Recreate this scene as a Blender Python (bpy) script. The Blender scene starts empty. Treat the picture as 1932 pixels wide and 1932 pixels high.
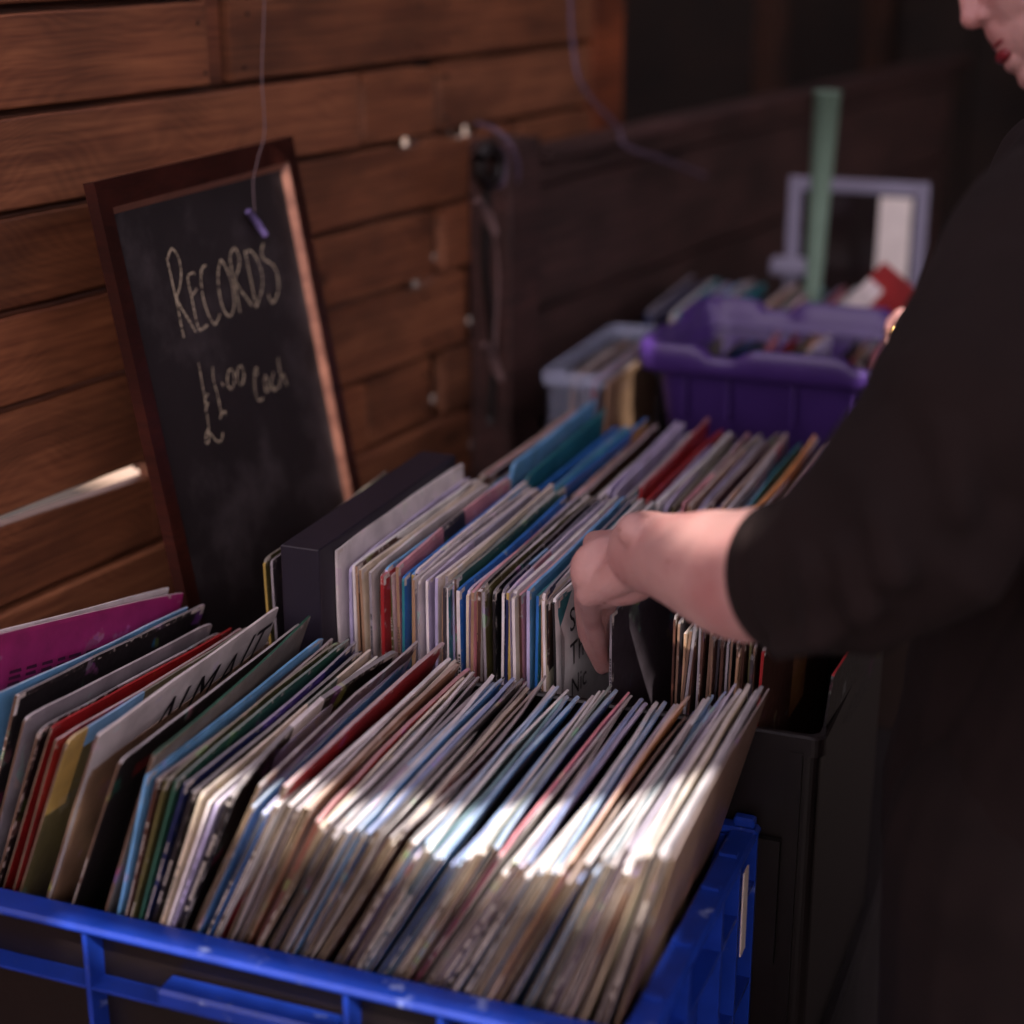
import bpy, bmesh, math, random
from mathutils import Vector, Matrix, noise
R = math.radians
random.seed(7)
scene = bpy.context.scene
col = scene.collection
ZC = 1.55                                   # camera height above the ground
# ------------------------------------------------------------------ camera
PITCH, YAW, FPX = R(18.828), R(21.1), 3273.0
cam_d = bpy.data.cameras.new('camera'); cam = bpy.data.objects.new('camera', cam_d); col.objects.link(cam)
cam.location = (0, 0, ZC); cam.rotation_euler = (math.pi/2 - PITCH, 0, YAW)
cam_d.sensor_width = 24.0; cam_d.lens = 24.0*FPX/1932; cam_d.clip_start = 0.05; cam_d.clip_end = 300
cam_d.dof.use_dof = True; cam_d.dof.focus_distance = 1.63; cam_d.dof.aperture_fstop = 1.38; cam_d.dof.aperture_blades = 0
scene.camera = cam
# ------------------------------------------------------------------ light
SUN = Vector((0.40, -0.80, 1.0)).normalized()
SUN_EL = math.asin(SUN.z); SUN_AZ = math.atan2(SUN.x, SUN.y)
w = bpy.data.worlds.new('World'); scene.world = w; w.use_nodes = True
nt = w.node_tree; bgn = nt.nodes['Background']
sky = nt.nodes.new('ShaderNodeTexSky'); sky.sky_type = 'NISHITA'; sky.sun_disc = False
sky.sun_elevation = SUN_EL; sky.sun_rotation = SUN_AZ
hs = nt.nodes.new('ShaderNodeHueSaturation'); hs.inputs['Saturation'].default_value = 0.48
tn = nt.nodes.new('ShaderNodeMix'); tn.data_type = 'RGBA'; tn.blend_type = 'MULTIPLY'; tn.inputs[0].default_value = 1.0
tn.inputs[7].default_value = (1.0, 0.775, 0.75, 1)
nt.links.new(sky.outputs[0], hs.inputs['Color']); nt.links.new(hs.outputs[0], tn.inputs[6]); nt.links.new(tn.outputs[2], bgn.inputs['Color'])
bgn.inputs['Strength'].default_value = 0.12
sl = bpy.data.lights.new('sun', 'SUN'); so = bpy.data.objects.new('sun', sl); col.objects.link(so)
sl.energy = 2.3; sl.angle = R(0.45); sl.color = (1.0, 0.93, 0.86)
so.rotation_euler = SUN.to_track_quat('Z', 'Y').to_euler(); so.location = (3, -6, 9)
scene.view_settings.view_transform = 'Standard'; scene.view_settings.look = 'None'
scene.view_settings.exposure = 2.08; scene.view_settings.gamma = 1.0
scene.render.engine = 'CYCLES'

# ------------------------------------------------------------------ geometry of the view (sizes measured from the picture, all real metres)
def ray(x, y):
    cx, cu = x-966., 966.-y
    F = FPX*math.cos(PITCH)+cu*math.sin(PITCH); U = -FPX*math.sin(PITCH)+cu*math.cos(PITCH)
    return Vector((cx*math.cos(YAW)-F*math.sin(YAW), cx*math.sin(YAW)+F*math.cos(YAW), U))
def onz(x, y, z): r = ray(x, y); p = r*(z/r.z); return Vector((p.x, p.y, z+ZC))       # z relative to the camera
def dep(x, y, d): p = ray(x, y)*(d/FPX); return Vector((p.x, p.y, p.z+ZC))
CR = Vector((math.cos(YAW), math.sin(YAW), 0)); CF = ray(966, 966).normalized(); CU = CR.cross(CF)

# ------------------------------------------------------------------ helpers
def lin(c): 
    return tuple((v/255/12.92 if v/255 <= 0.04045 else ((v/255+0.055)/1.055)**2.4) for v in c[:3])
class MB:
    def __init__(s): s.v=[]; s.f=[]; s.c=[]; s.m=[]
    def quad(s, ps, c=(1,1,1,0), m=0):
        n=len(s.v); s.v += [tuple(p) for p in ps]; s.f.append(tuple(range(n, n+len(ps)))); s.c.append(c); s.m.append(m)
    def box(s, a, b, c=(1,1,1,0), m=0, M=None, bev=0.0):
        x0,y0,z0 = a; x1,y1,z1 = b
        if bev:
            e=bev
            pts=[]
            for (x,sx) in ((x0,1),(x1,-1)):
                for (y,sy) in ((y0,1),(y1,-1)):
                    for (z,sz) in ((z0,1),(z1,-1)):
                        pts += [(x,y+sy*e,z+sz*e),(x+sx*e,y,z+sz*e),(x+sx*e,y+sy*e,z)]
            bm = bmesh.new(); vs=[bm.verts.new(p) for p in pts]
            bmesh.ops.convex_hull(bm, input=vs); n=len(s.v); bm.verts.index_update()
            s.v += [tuple(M@v.co if M else v.co) for v in bm.verts]
            for f in bm.faces: s.f.append(tuple(n+v.index for v in f.verts)); s.c.append(c); s.m.append(m)
            bm.free(); return
        P=[(x0,y0,z0),(x1,y0,z0),(x1,y1,z0),(x0,y1,z0),(x0,y0,z1),(x1,y0,z1),(x1,y1,z1),(x0,y1,z1)]
        n=len(s.v); s.v += [tuple(M@Vector(p)) if M else p for p in P]
        for f in ((0,3,2,1),(4,5,6,7),(0,1,5,4),(1,2,6,5),(2,3,7,6),(3,0,4,7)):
            s.f.append(tuple(n+i for i in f)); s.c.append(c); s.m.append(m)
    def tube(s, pts, r, seg=10, c=(1,1,1,0), m=0, caps=True):
        pts=[Vector(p) for p in pts]; rr = r if isinstance(r,(list,tuple)) else [r]*len(pts)
        n=len(s.v); up=Vector((0,0,1))
        for i,p in enumerate(pts):
            t=(pts[min(i+1,len(pts)-1)]-pts[max(i-1,0)]).normalized()
            a=t.cross(up if abs(t.z)<.95 else Vector((1,0,0))).normalized(); b=t.cross(a)
            for k in range(seg):
                an=2*math.pi*k/seg; s.v.append(tuple(p+(a*math.cos(an)+b*math.sin(an))*rr[i]))
        for i in range(len(pts)-1):
            for k in range(seg):
                k2=(k+1)%seg; s.f.append((n+i*seg+k,n+i*seg+k2,n+(i+1)*seg+k2,n+(i+1)*seg+k)); s.c.append(c); s.m.append(m)
        if caps:
            s.f.append(tuple(n+k for k in range(seg))); s.c.append(c); s.m.append(m)
            e=n+(len(pts)-1)*seg; s.f.append(tuple(e+k for k in reversed(range(seg)))); s.c.append(c); s.m.append(m)
    def capsule(s, a, b, ra, rb, seg=20, rings=6, sq=(1,1), side=None):
        """tapered capsule from a to b; sq squashes the section along (side, other)"""
        a=Vector(a); b=Vector(b); t=(b-a); L=t.length; t.normalize()
        if side is None: side = Vector((0,0,1)) if abs(t.z)<.9 else Vector((1,0,0))
        sd=(Vector(side)-t*t.dot(Vector(side))).normalized(); ot=t.cross(sd)
        prof=[]
        for i in range(rings+1):
            an=math.pi/2*(1-i/rings); prof.append((-ra*math.sin(an)+0, max(ra*math.cos(an),1e-5)))
        for i in range(rings+1):
            an=math.pi/2*(i/rings); prof.append((L+rb*math.sin(an), max(rb*math.cos(an),1e-5)))
        n=len(s.v)
        for (h,r) in prof:
            for k in range(seg):
                an=2*math.pi*k/seg; s.v.append(tuple(a+t*h+sd*(r*sq[0]*math.cos(an))+ot*(r*sq[1]*math.sin(an))))
        for i in range(len(prof)-1):
            for k in range(seg):
                k2=(k+1)%seg; s.f.append((n+i*seg+k,n+i*seg+k2,n+(i+1)*seg+k2,n+(i+1)*seg+k)); s.c.append((1,1,1,0)); s.m.append(0)
        s.f.append(tuple(n+k for k in reversed(range(seg)))); s.c.append((1,1,1,0)); s.m.append(0)
        e=n+(len(prof)-1)*seg; s.f.append(tuple(e+k for k in range(seg))); s.c.append((1,1,1,0)); s.m.append(0)
    def loft(s, rings, closed=True, caps=(True,True), c=(1,1,1,0), m=0):
        n=len(s.v); k=len(rings[0])
        for r_ in rings: s.v += [tuple(p) for p in r_]
        for i in range(len(rings)-1):
            for j in range(k if closed else k-1):
                j2=(j+1)%k; s.f.append((n+i*k+j,n+i*k+j2,n+(i+1)*k+j2,n+(i+1)*k+j)); s.c.append(c); s.m.append(m)
        if caps[0]: s.f.append(tuple(n+j for j in reversed(range(k)))); s.c.append(c); s.m.append(m)
        if caps[1]: e=n+(len(rings)-1)*k; s.f.append(tuple(e+j for j in range(k))); s.c.append(c); s.m.append(m)
    def ellipsoid(s, ctr, ax, seg=20, rings=12):
        """ax: three vectors"""
        ctr=Vector(ctr); n=len(s.v)
        for i in range(1,rings):
            th=math.pi*i/rings
            for k in range(seg):
                ph=2*math.pi*k/seg
                s.v.append(tuple(ctr+ax[0]*math.sin(th)*math.cos(ph)+ax[1]*math.sin(th)*math.sin(ph)+ax[2]*math.cos(th)))
        for i in range(rings-2):
            for k in range(seg):
                k2=(k+1)%seg; s.f.append((n+i*seg+k,n+(i+1)*seg+k,n+(i+1)*seg+k2,n+i*seg+k2)); s.c.append((1,1,1,0)); s.m.append(0)
        s.f.append(tuple(n+k for k in range(seg))); s.c.append((1,1,1,0)); s.m.append(0)
        e=n+(rings-2)*seg; s.f.append(tuple(e+k for k in reversed(range(seg)))); s.c.append((1,1,1,0)); s.m.append(0)
    def build(s, name, mats, parent=None, smooth=False, fixn=False):
        me=bpy.data.meshes.new(name); me.from_pydata(s.v, [], s.f)
        if not isinstance(mats,(list,tuple)): mats=[mats]
        for m_ in mats: me.materials.append(m_)
        me.polygons.foreach_set('material_index', s.m)
        at=me.color_attributes.new('Col','FLOAT_COLOR','CORNER'); buf=[]
        for p,c in zip(me.polygons, s.c): buf += list(c)*p.loop_total
        at.data.foreach_set('color', buf)
        if fixn:
            bm=bmesh.new(); bm.from_mesh(me); bmesh.ops.recalc_face_normals(bm, faces=bm.faces); bm.to_mesh(me); bm.free()
        if smooth: me.polygons.foreach_set('use_smooth',[True]*len(me.polygons))
        me.update(); o=bpy.data.objects.new(name, me); col.objects.link(o)
        if parent: o.parent=parent
        return o
def tag(o, label=None, cat=None, group=None, kind=None):
    if label: o['label']=label
    if cat: o['category']=cat
    if group: o['group']=group
    if kind: o['kind']=kind
    return o
def empty(name, loc=(0,0,0), rot=(0,0,0)):
    o=bpy.data.objects.new(name,None); o.location=loc; o.rotation_euler=rot; o.empty_display_size=.05; col.objects.link(o); return o

# ------------------------------------------------------------------ materials
def mat(name, c=(200,200,200), rough=.5, attr=False, metal=0, alpha=None, trans=0, coat=0, noise_amt=0, noise_scale=30, bump=0, bump_scale=200, sss=0, spec=.5, dirt=None):
    m=bpy.data.materials.new(name); m.use_nodes=True; n=m.node_tree; L=n.links; b=n.nodes['Principled BSDF']
    b.inputs['Roughness'].default_value=rough; b.inputs['Metallic'].default_value=metal; b.inputs['Coat Weight'].default_value=coat
    b.inputs['Transmission Weight'].default_value=trans; b.inputs['Specular IOR Level'].default_value=spec
    if alpha is not None: b.inputs['Alpha'].default_value=alpha
    tc=n.nodes.new('ShaderNodeTexCoord')
    if attr:
        a=n.nodes.new('ShaderNodeAttribute'); a.attribute_name='Col'; src=a.outputs['Color']
    else:
        a=n.nodes.new('ShaderNodeRGB'); a.outputs[0].default_value=(*lin(c),1); src=a.outputs[0]
    if noise_amt:
        t=n.nodes.new('ShaderNodeTexNoise'); t.inputs['Scale'].default_value=noise_scale; t.inputs['Detail'].default_value=6
        L.new(tc.outputs['Object'],t.inputs['Vector'])
        mr=n.nodes.new('ShaderNodeMapRange'); mr.inputs[1].default_value=.3; mr.inputs[2].default_value=.7; mr.inputs[3].default_value=1-noise_amt; mr.inputs[4].default_value=1+noise_amt
        L.new(t.outputs[0],mr.inputs[0])
        mx=n.nodes.new('ShaderNodeMix'); mx.data_type='RGBA'; mx.blend_type='MULTIPLY'; mx.inputs[0].default_value=1
        L.new(src,mx.inputs[6]); L.new(mr.outputs[0],mx.inputs[7]); src=mx.outputs[2]
    if dirt:
        t=n.nodes.new('ShaderNodeTexNoise'); t.inputs['Scale'].default_value=dirt[1]; t.inputs['Detail'].default_value=8; t.inputs['Roughness'].default_value=.65
        L.new(tc.outputs['Object'],t.inputs['Vector'])
        mr=n.nodes.new('ShaderNodeMapRange'); mr.inputs[1].default_value=dirt[2]; mr.inputs[2].default_value=dirt[2]+.12; L.new(t.outputs[0],mr.inputs[0])
        mx=n.nodes.new('ShaderNodeMix'); mx.data_type='RGBA'; L.new(mr.outputs[0],mx.inputs[0]); L.new(src,mx.inputs[6]); mx.inputs[7].default_value=(*lin(dirt[0]),1); src=mx.outputs[2]
    L.new(src,b.inputs['Base Color'])
    if bump:
        t=n.nodes.new('ShaderNodeTexNoise'); t.inputs['Scale'].default_value=bump_scale; t.inputs['Detail'].default_value=5
        L.new(tc.outputs['Object'],t.inputs['Vector'])
        bp=n.nodes.new('ShaderNodeBump'); bp.inputs['Strength'].default_value=bump; bp.inputs['Distance'].default_value=.002
        L.new(t.outputs[0],bp.inputs['Height']); L.new(bp.outputs[0],b.inputs['Normal'])
    if sss:
        b.inputs['Subsurface Weight'].default_value=sss; b.inputs['Subsurface Radius'].default_value=(1,.35,.2); b.inputs['Subsurface Scale'].default_value=.006
    return m

def sleeve_mat():
    """printed card: face colour, printed artwork in soft blotches, white card showing where edges are worn"""
    m=bpy.data.materials.new('printed_card'); m.use_nodes=True; n=m.node_tree; L=n.links; b=n.nodes['Principled BSDF']
    b.inputs['Roughness'].default_value=.42
    tc=n.nodes.new('ShaderNodeTexCoord'); at=n.nodes.new('ShaderNodeAttribute'); at.attribute_name='Col'
    oi=n.nodes.new('ShaderNodeObjectInfo')
    ad=n.nodes.new('ShaderNodeVectorMath'); ad.operation='ADD'; mu=n.nodes.new('ShaderNodeMath'); mu.operation='MULTIPLY'; mu.inputs[1].default_value=40
    L.new(oi.outputs['Random'],mu.inputs[0]); L.new(tc.outputs['Object'],ad.inputs[0]); L.new(mu.outputs[0],ad.inputs[1])
    # artwork
    vo=n.nodes.new('ShaderNodeTexVoronoi'); vo.inputs['Scale'].default_value=38; L.new(ad.outputs[0],vo.inputs['Vector'])
    no=n.nodes.new('ShaderNodeTexNoise'); no.inputs['Scale'].default_value=26; no.inputs['Detail'].default_value=5; L.new(ad.outputs[0],no.inputs['Vector'])
    mr=n.nodes.new('ShaderNodeMapRange'); mr.inputs[1].default_value=.35; mr.inputs[2].default_value=.68; mr.inputs[3].default_value=.55; mr.inputs[4].default_value=1.25
    L.new(no.outputs[0],mr.inputs[0])
    mx=n.nodes.new('ShaderNodeMix'); mx.data_type='RGBA'; mx.blend_type='MULTIPLY'; mx.inputs[0].default_value=.55; L.new(at.outputs['Color'],mx.inputs[6]); L.new(mr.outputs[0],mx.inputs[7])
    # printed blotches of another tone
    th=n.nodes.new('ShaderNodeMapRange'); th.inputs[1].default_value=.62; th.inputs[2].default_value=.66; L.new(no.outputs[0],th.inputs[0])
    m2=n.nodes.new('ShaderNodeMix'); m2.data_type='RGBA'; L.new(mx.outputs[2],m2.inputs[6])
    hu=n.nodes.new('ShaderNodeMix'); hu.data_type='RGBA'; hu.inputs[0].default_value=.18; L.new(mx.outputs[2],hu.inputs[6]); L.new(vo.outputs['Color'],hu.inputs[7])
    L.new(hu.outputs[2],m2.inputs[7]); L.new(th.outputs[0],m2.inputs[0])
    # wear
    n2=n.nodes.new('ShaderNodeTexNoise'); n2.inputs['Scale'].default_value=110; n2.inputs['Detail'].default_value=6; n2.inputs['Roughness'].default_value=.7; L.new(ad.outputs[0],n2.inputs['Vector'])
    s1=n.nodes.new('ShaderNodeMath'); s1.operation='MULTIPLY_ADD'; L.new(at.outputs['Alpha'],s1.inputs[0]); s1.inputs[1].default_value=.30; L.new(n2.outputs[0],s1.inputs[2])
    w2=n.nodes.new('ShaderNodeMapRange'); w2.inputs[1].default_value=.78; w2.inputs[2].default_value=.92; L.new(s1.outputs[0],w2.inputs[0])
    m3=n.nodes.new('ShaderNodeMix'); m3.data_type='RGBA'; L.new(w2.outputs[0],m3.inputs[0]); L.new(m2.outputs[2],m3.inputs[6]); m3.inputs[7].default_value=(.62,.55,.50,1)
    L.new(m3.outputs[2],b.inputs['Base Color'])
    r2=n.nodes.new('ShaderNodeMapRange'); L.new(n2.outputs[0],r2.inputs[0]); r2.inputs[3].default_value=.3; r2.inputs[4].default_value=.6; L.new(r2.outputs[0],b.inputs['Roughness'])
    bp=n.nodes.new('ShaderNodeBump'); bp.inputs['Strength'].default_value=.25; bp.inputs['Distance'].default_value=.001; L.new(n2.outputs[0],bp.inputs['Height']); L.new(bp.outputs[0],b.inputs['Normal'])
    return m
def wood_mat(name, c1, c2, knots=True, gs=1.0, rough=.6):
    """sawn softwood with long grain; the board tint and its offset come with the boards (colour attribute)"""
    m=bpy.data.materials.new(name); m.use_nodes=True; n=m.node_tree; L=n.links; b=n.nodes['Principled BSDF']; b.inputs['Roughness'].default_value=rough
    tc=n.nodes.new('ShaderNodeTexCoord'); at=n.nodes.new('ShaderNodeAttribute'); at.attribute_name='Col'
    mu=n.nodes.new('ShaderNodeMath'); mu.operation='MULTIPLY'; mu.inputs[1].default_value=30; L.new(at.outputs['Alpha'],mu.inputs[0])
    ad=n.nodes.new('ShaderNodeVectorMath'); ad.operation='ADD'; L.new(tc.outputs['Object'],ad.inputs[0]); L.new(mu.outputs[0],ad.inputs[1])
    # knots bend the grain
    mk=n.nodes.new('ShaderNodeMapping'); mk.inputs['Scale'].default_value=(5,5,9); L.new(ad.outputs[0],mk.inputs['Vector'])
    kn=n.nodes.new('ShaderNodeTexNoise'); kn.inputs['Scale'].default_value=1; kn.inputs['Detail'].default_value=1; L.new(mk.outputs[0],kn.inputs['Vector'])
    wv=n.nodes.new('ShaderNodeTexWave'); wv.wave_type='BANDS'; wv.bands_direction='Z'; wv.inputs['Scale'].default_value=38*gs; wv.inputs['Distortion'].default_value=5; wv.inputs['Detail'].default_value=3; wv.inputs['Detail Scale'].default_value=.6
    mp=n.nodes.new('ShaderNodeMapping'); mp.inputs['Scale'].default_value=(.10,.3,1); L.new(ad.outputs[0],mp.inputs['Vector'])
    cb=n.nodes.new('ShaderNodeVectorMath'); cb.operation='MULTIPLY_ADD'; L.new(kn.outputs['Color'],cb.inputs[0]); cb.inputs[1].default_value=(0,0,.16); L.new(mp.outputs[0],cb.inputs[2])
    L.new(cb.outputs[0],wv.inputs['Vector'])
    mp2=n.nodes.new('ShaderNodeMapping'); mp2.inputs['Scale'].default_value=(6,40,160); L.new(ad.outputs[0],mp2.inputs['Vector'])
    fi=n.nodes.new('ShaderNodeTexNoise'); fi.inputs['Scale'].default_value=1; fi.inputs['Detail'].default_value=5; L.new(mp2.outputs[0],fi.inputs['Vector'])
    mp3=n.nodes.new('ShaderNodeMapping'); mp3.inputs['Scale'].default_value=(5,5,9); L.new(ad.outputs[0],mp3.inputs['Vector'])
    bl=n.nodes.new('ShaderNodeTexNoise'); bl.inputs['Scale'].default_value=1.2; bl.inputs['Detail'].default_value=4; L.new(mp3.outputs[0],bl.inputs['Vector'])
    a1=n.nodes.new('ShaderNodeMath'); a1.operation='MULTIPLY_ADD'; L.new(wv.outputs[0],a1.inputs[0]); a1.inputs[1].default_value=.09; L.new(fi.outputs[0],a1.inputs[2])
    rm=n.nodes.new('ShaderNodeMapRange'); rm.inputs[1].default_value=.35; rm.inputs[2].default_value=.82; L.new(a1.outputs[0],rm.inputs[0])
    mx=n.nodes.new('ShaderNodeMix'); mx.data_type='RGBA'; L.new(rm.outputs[0],mx.inputs[0]); mx.inputs[6].default_value=(*lin(c1),1); mx.inputs[7].default_value=(*lin(c2),1)
    r3=n.nodes.new('ShaderNodeMapRange'); r3.inputs[1].default_value=.3; r3.inputs[2].default_value=.7; r3.inputs[3].default_value=.55; r3.inputs[4].default_value=1.35; L.new(bl.outputs[0],r3.inputs[0])
    m1=n.nodes.new('ShaderNodeMix'); m1.data_type='RGBA'; m1.blend_type='MULTIPLY'; m1.inputs[0].default_value=1; L.new(mx.outputs[2],m1.inputs[6]); L.new(r3.outputs[0],m1.inputs[7])
    m2=n.nodes.new('ShaderNodeMix'); m2.data_type='RGBA'; m2.blend_type='MULTIPLY'; m2.inputs[0].default_value=1; L.new(m1.outputs[2],m2.inputs[6]); L.new(at.outputs['Color'],m2.inputs[7])
    src=m2.outputs[2]
    if knots:
        mp4=n.nodes.new('ShaderNodeMapping'); mp4.inputs['Scale'].default_value=(3.2,.01,7.5); L.new(ad.outputs[0],mp4.inputs['Vector'])
        vo=n.nodes.new('ShaderNodeTexVoronoi'); vo.inputs['Scale'].default_value=1; vo.inputs['Randomness'].default_value=1; L.new(mp4.outputs[0],vo.inputs['Vector'])
        kr=n.nodes.new('ShaderNodeMapRange'); kr.inputs[1].default_value=.045; kr.inputs[2].default_value=.11; kr.inputs[3].default_value=.38; kr.inputs[4].default_value=1; L.new(vo.outputs['Distance'],kr.inputs[0])
        m4=n.nodes.new('ShaderNodeMix'); m4.data_type='RGBA'; m4.blend_type='MULTIPLY'; m4.inputs[0].default_value=1; L.new(src,m4.inputs[6]); L.new(kr.outputs[0],m4.inputs[7]); src=m4.outputs[2]
    L.new(src,b.inputs['Base Color'])
    bp=n.nodes.new('ShaderNodeBump'); bp.inputs['Strength'].default_value=.35; bp.inputs['Distance'].default_value=.0015; L.new(a1.outputs[0],bp.inputs['Height']); L.new(bp.outputs[0],b.inputs['Normal'])
    return m
M={}
M['card']=sleeve_mat()
M['ink']=mat('ink',(26,22,26),.5)
M['ink_red']=mat('dark_ink',(70,15,45),.5)
M['fence']=wood_mat('stained_fence_wood',(100,57,37),(144,92,61))
M['fence_dark']=wood_mat('old_dark_fence_wood',(46,28,24),(80,54,50),knots=False,gs=.7,rough=.7)
M['frame_wood']=wood_mat('varnished_red_wood',(44,18,14),(62,26,19),knots=False,gs=1.5,rough=.3)
M['bevel_wood']=mat('bare_wood',(134,88,72),.45,noise_amt=.15,noise_scale=60)
M['slate']=mat('blackboard_paint',(34,26,28),.62,noise_amt=.18,noise_scale=14,dirt=((66,58,60),5,.50),bump=.1)
M['blue']=mat('blue_plastic',(22,54,150),.34,noise_amt=.15,noise_scale=40,dirt=((140,155,205),30,.61),bump=.08,bump_scale=90)
M['purple']=mat('purple_plastic',(70,46,112),.30,noise_amt=.06,noise_scale=20)
M['black_plastic']=mat('black_plastic',(20,13,12),.4,noise_amt=.2,noise_scale=30,bump=.1)
M['clear']=mat('clear_plastic',(205,215,245),.12,alpha=.28)
M['film']=mat('clear_film',(190,165,160),.12,alpha=.30)
M['table']=mat('dark_table_cloth',(28,20,20),.85,noise_amt=.25,noise_scale=12)
M['metal']=mat('dull_steel',(150,150,165),.35,metal=.8,noise_amt=.1)
M['wire']=mat('white_cable',(96,80,100),.4)
M['string']=mat('grey_string',(112,92,96),.8)
M['chalk']=mat('violet_chalk',(128,112,170),.9)
M['knit']=mat('black_jersey',(27,17,16),.92,noise_amt=.25,noise_scale=9,bump=.35,bump_scale=900,spec=.2)
M['denim']=mat('dark_trousers',(25,16,15),.9,noise_amt=.2,noise_scale=30,spec=.2)
M['shoe']=mat('black_shoe',(22,18,18),.4)
M['hair']=mat('dark_brown_hair',(38,22,16),.45,noise_amt=.4,noise_scale=90,bump=.6,bump_scale=300)
M['lip']=mat('red_lips',(118,34,42),.35,noise_amt=.15,noise_scale=300,sss=.2)
M['eye']=mat('eye_white',(225,215,210),.15); M['iris']=mat('iris',(50,32,20),.1)
M['gold']=mat('gold_ring',(235,190,110),.18,metal=1)
M['nail']=mat('finger_nail',(230,170,165),.2,sss=.1)
M['ground']=mat('asphalt',(58,50,48),.9,noise_amt=.3,noise_scale=40,bump=.4)
M['paving']=mat('pale_paving',(96,84,78),.85,noise_amt=.3,noise_scale=2.2,dirt=((150,110,40),1.6,.56))
M['render']=mat('pale_render',(238,228,218),.9,noise_amt=.15,noise_scale=1.5)
M['brick']=mat('dark_brown_render',(46,30,24),.9,noise_amt=.3,noise_scale=3)
M['darkwood']=wood_mat('dark_shed_boards',(24,13,8),(36,20,12),knots=False,gs=.4,rough=.9)
M['mask_sheet']=mat('brown_sheet',(60,44,38),.95,noise_amt=.1)
M['white_paint']=mat('white_frame_paint',(142,140,162),.35,noise_amt=.05)
M['dark_glass']=mat('dark_glass',(40,32,32),.08,noise_amt=.2,noise_scale=8)
M['white_card']=mat('white_card',(240,232,226),.6,noise_amt=.08)
M['green_tube']=mat('pale_green_plastic',(122,150,132),.45)
M['red_card']=mat('red_card',(190,20,28),.35,noise_amt=.15)
M['label']=mat('paper_label',(220,205,195),.6,noise_amt=.1)
def skin_mat():
    m=mat('skin',(184,140,134),.48,noise_amt=.07,noise_scale=34,bump=.45,bump_scale=420,sss=.15)
    n=m.node_tree; L=n.links; b=n.nodes['Principled BSDF']; src=b.inputs['Base Color'].links[0].from_socket
    tc=n.nodes['Texture Coordinate']
    v=n.nodes.new('ShaderNodeTexVoronoi'); v.inputs['Scale'].default_value=26; L.new(tc.outputs['Object'],v.inputs['Vector'])
    k=n.nodes.new('ShaderNodeMapRange'); k.inputs[1].default_value=.035; k.inputs[2].default_value=.055; k.inputs[3].default_value=1; k.inputs[4].default_value=0; L.new(v.outputs['Distance'],k.inputs[0])
    mx=n.nodes.new('ShaderNodeMix'); mx.data_type='RGBA'; L.new(k.outputs[0],mx.inputs[0]); L.new(src,mx.inputs[6]); mx.inputs[7].default_value=(*lin((120,62,50)),1)
    t=n.nodes.new('ShaderNodeTexNoise'); t.inputs['Scale'].default_value=18; t.inputs['Detail'].default_value=3; L.new(tc.outputs['Object'],t.inputs['Vector'])
    r=n.nodes.new('ShaderNodeMapRange'); r.inputs[1].default_value=.45; r.inputs[2].default_value=.75; r.inputs[3].default_value=0; r.inputs[4].default_value=.65; L.new(t.outputs[0],r.inputs[0])
    m2=n.nodes.new('ShaderNodeMix'); m2.data_type='RGBA'; L.new(r.outputs[0],m2.inputs[0]); L.new(mx.outputs[2],m2.inputs[6]); m2.inputs[7].default_value=(*lin((164,98,96)),1)
    L.new(m2.outputs[2],b.inputs['Base Color'])
    return m
M['skin']=skin_mat()

# ------------------------------------------------------------------ setting
m=MB(); m.box((-60,-60,-.2),(60,60,0)); tag(m.build('ground',M['ground']),kind='structure')
m=MB(); m.box((-40,-30,.0),(-1.9,30,.006)); tag(m.build('pavement',M['paving']),kind='structure')
m=MB(); m.box((-4.6,-2,.007),(-1.25,12,.011)); tag(m.build('soil_strip',mat('soil',(34,24,20),.95,noise_amt=.6,noise_scale=9,dirt=((150,110,40),4,.62),bump=.5,bump_scale=40)),kind='structure')
q=onz(268,884,-1.50); m=MB(); m.box((q.x-.30,q.y-.10,.012),(q.x+.30,q.y+.35,.06),bev=.01); tag(m.build('stone_slab',mat('pale_stone',(150,128,112),.8,noise_amt=.2)),'pale stone slab lying beyond the fence, glimpsed through the wide slit','slab')
m=MB(); m.box((-9.0,-25,0.006),(-8.0,30,4.2)); tag(m.build('building_wall',M['render']),'pale rendered wall beyond the fence, seen only through its gaps','wall',kind='structure')
# far shed wall; roof, right and rear walls unseen, added to cut sky light
m=MB(); m.box((-.74,4.6,0),(4.5,4.8,3.0)); 
for i in range(27): m.box((-.72+i*.19,4.575,0),(-.72+i*.19+.182,4.598,3.0),c=(1,1,1,random.random()))
tag(m.build('shed_wall',M['darkwood']),'dark vertical boarded shed wall at the far end of the yard','wall',kind='structure')
m=MB(); m.box((-.85,3.05,2.75),(4.5,4.9,2.83)); tag(m.build('shade_roof',M['darkwood']),kind='structure')
m=MB(); m.box((4.6,-9,0),(4.9,4.55,2.6)); tag(m.build('right_wall',M['brick']),kind='structure')
m=MB(); m.box((-8,-9.4,0),(4.5,-9.0,2.6)); tag(m.build('rear_wall',M['brick']),kind='structure')
m=MB()
for (x,y0,w_) in ((-.35,4.42,.06),(.05,4.40,.07),(.75,4.42,.05)): m.box((x,y0,0),(x+w_,y0+.06,2.74),c=(2.2,1.6,1.0,.3))
tag(m.build('shed_posts',M['darkwood']),kind='structure')

# ------------------------------------------------------------------ fence: wall coordinates (s along, o out towards the stall, z from the camera)
WA=R(9.1); WP=Vector((-1.06,1.86,ZC)); WROT=math.pi/2-WA
def wall_root(name):
    e=empty(name,WP,(0,0,WROT)); return e
fence=wall_root('wooden_fence'); tag(fence,'orange brown horizontal board fence with light showing through its gaps','fence')
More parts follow.
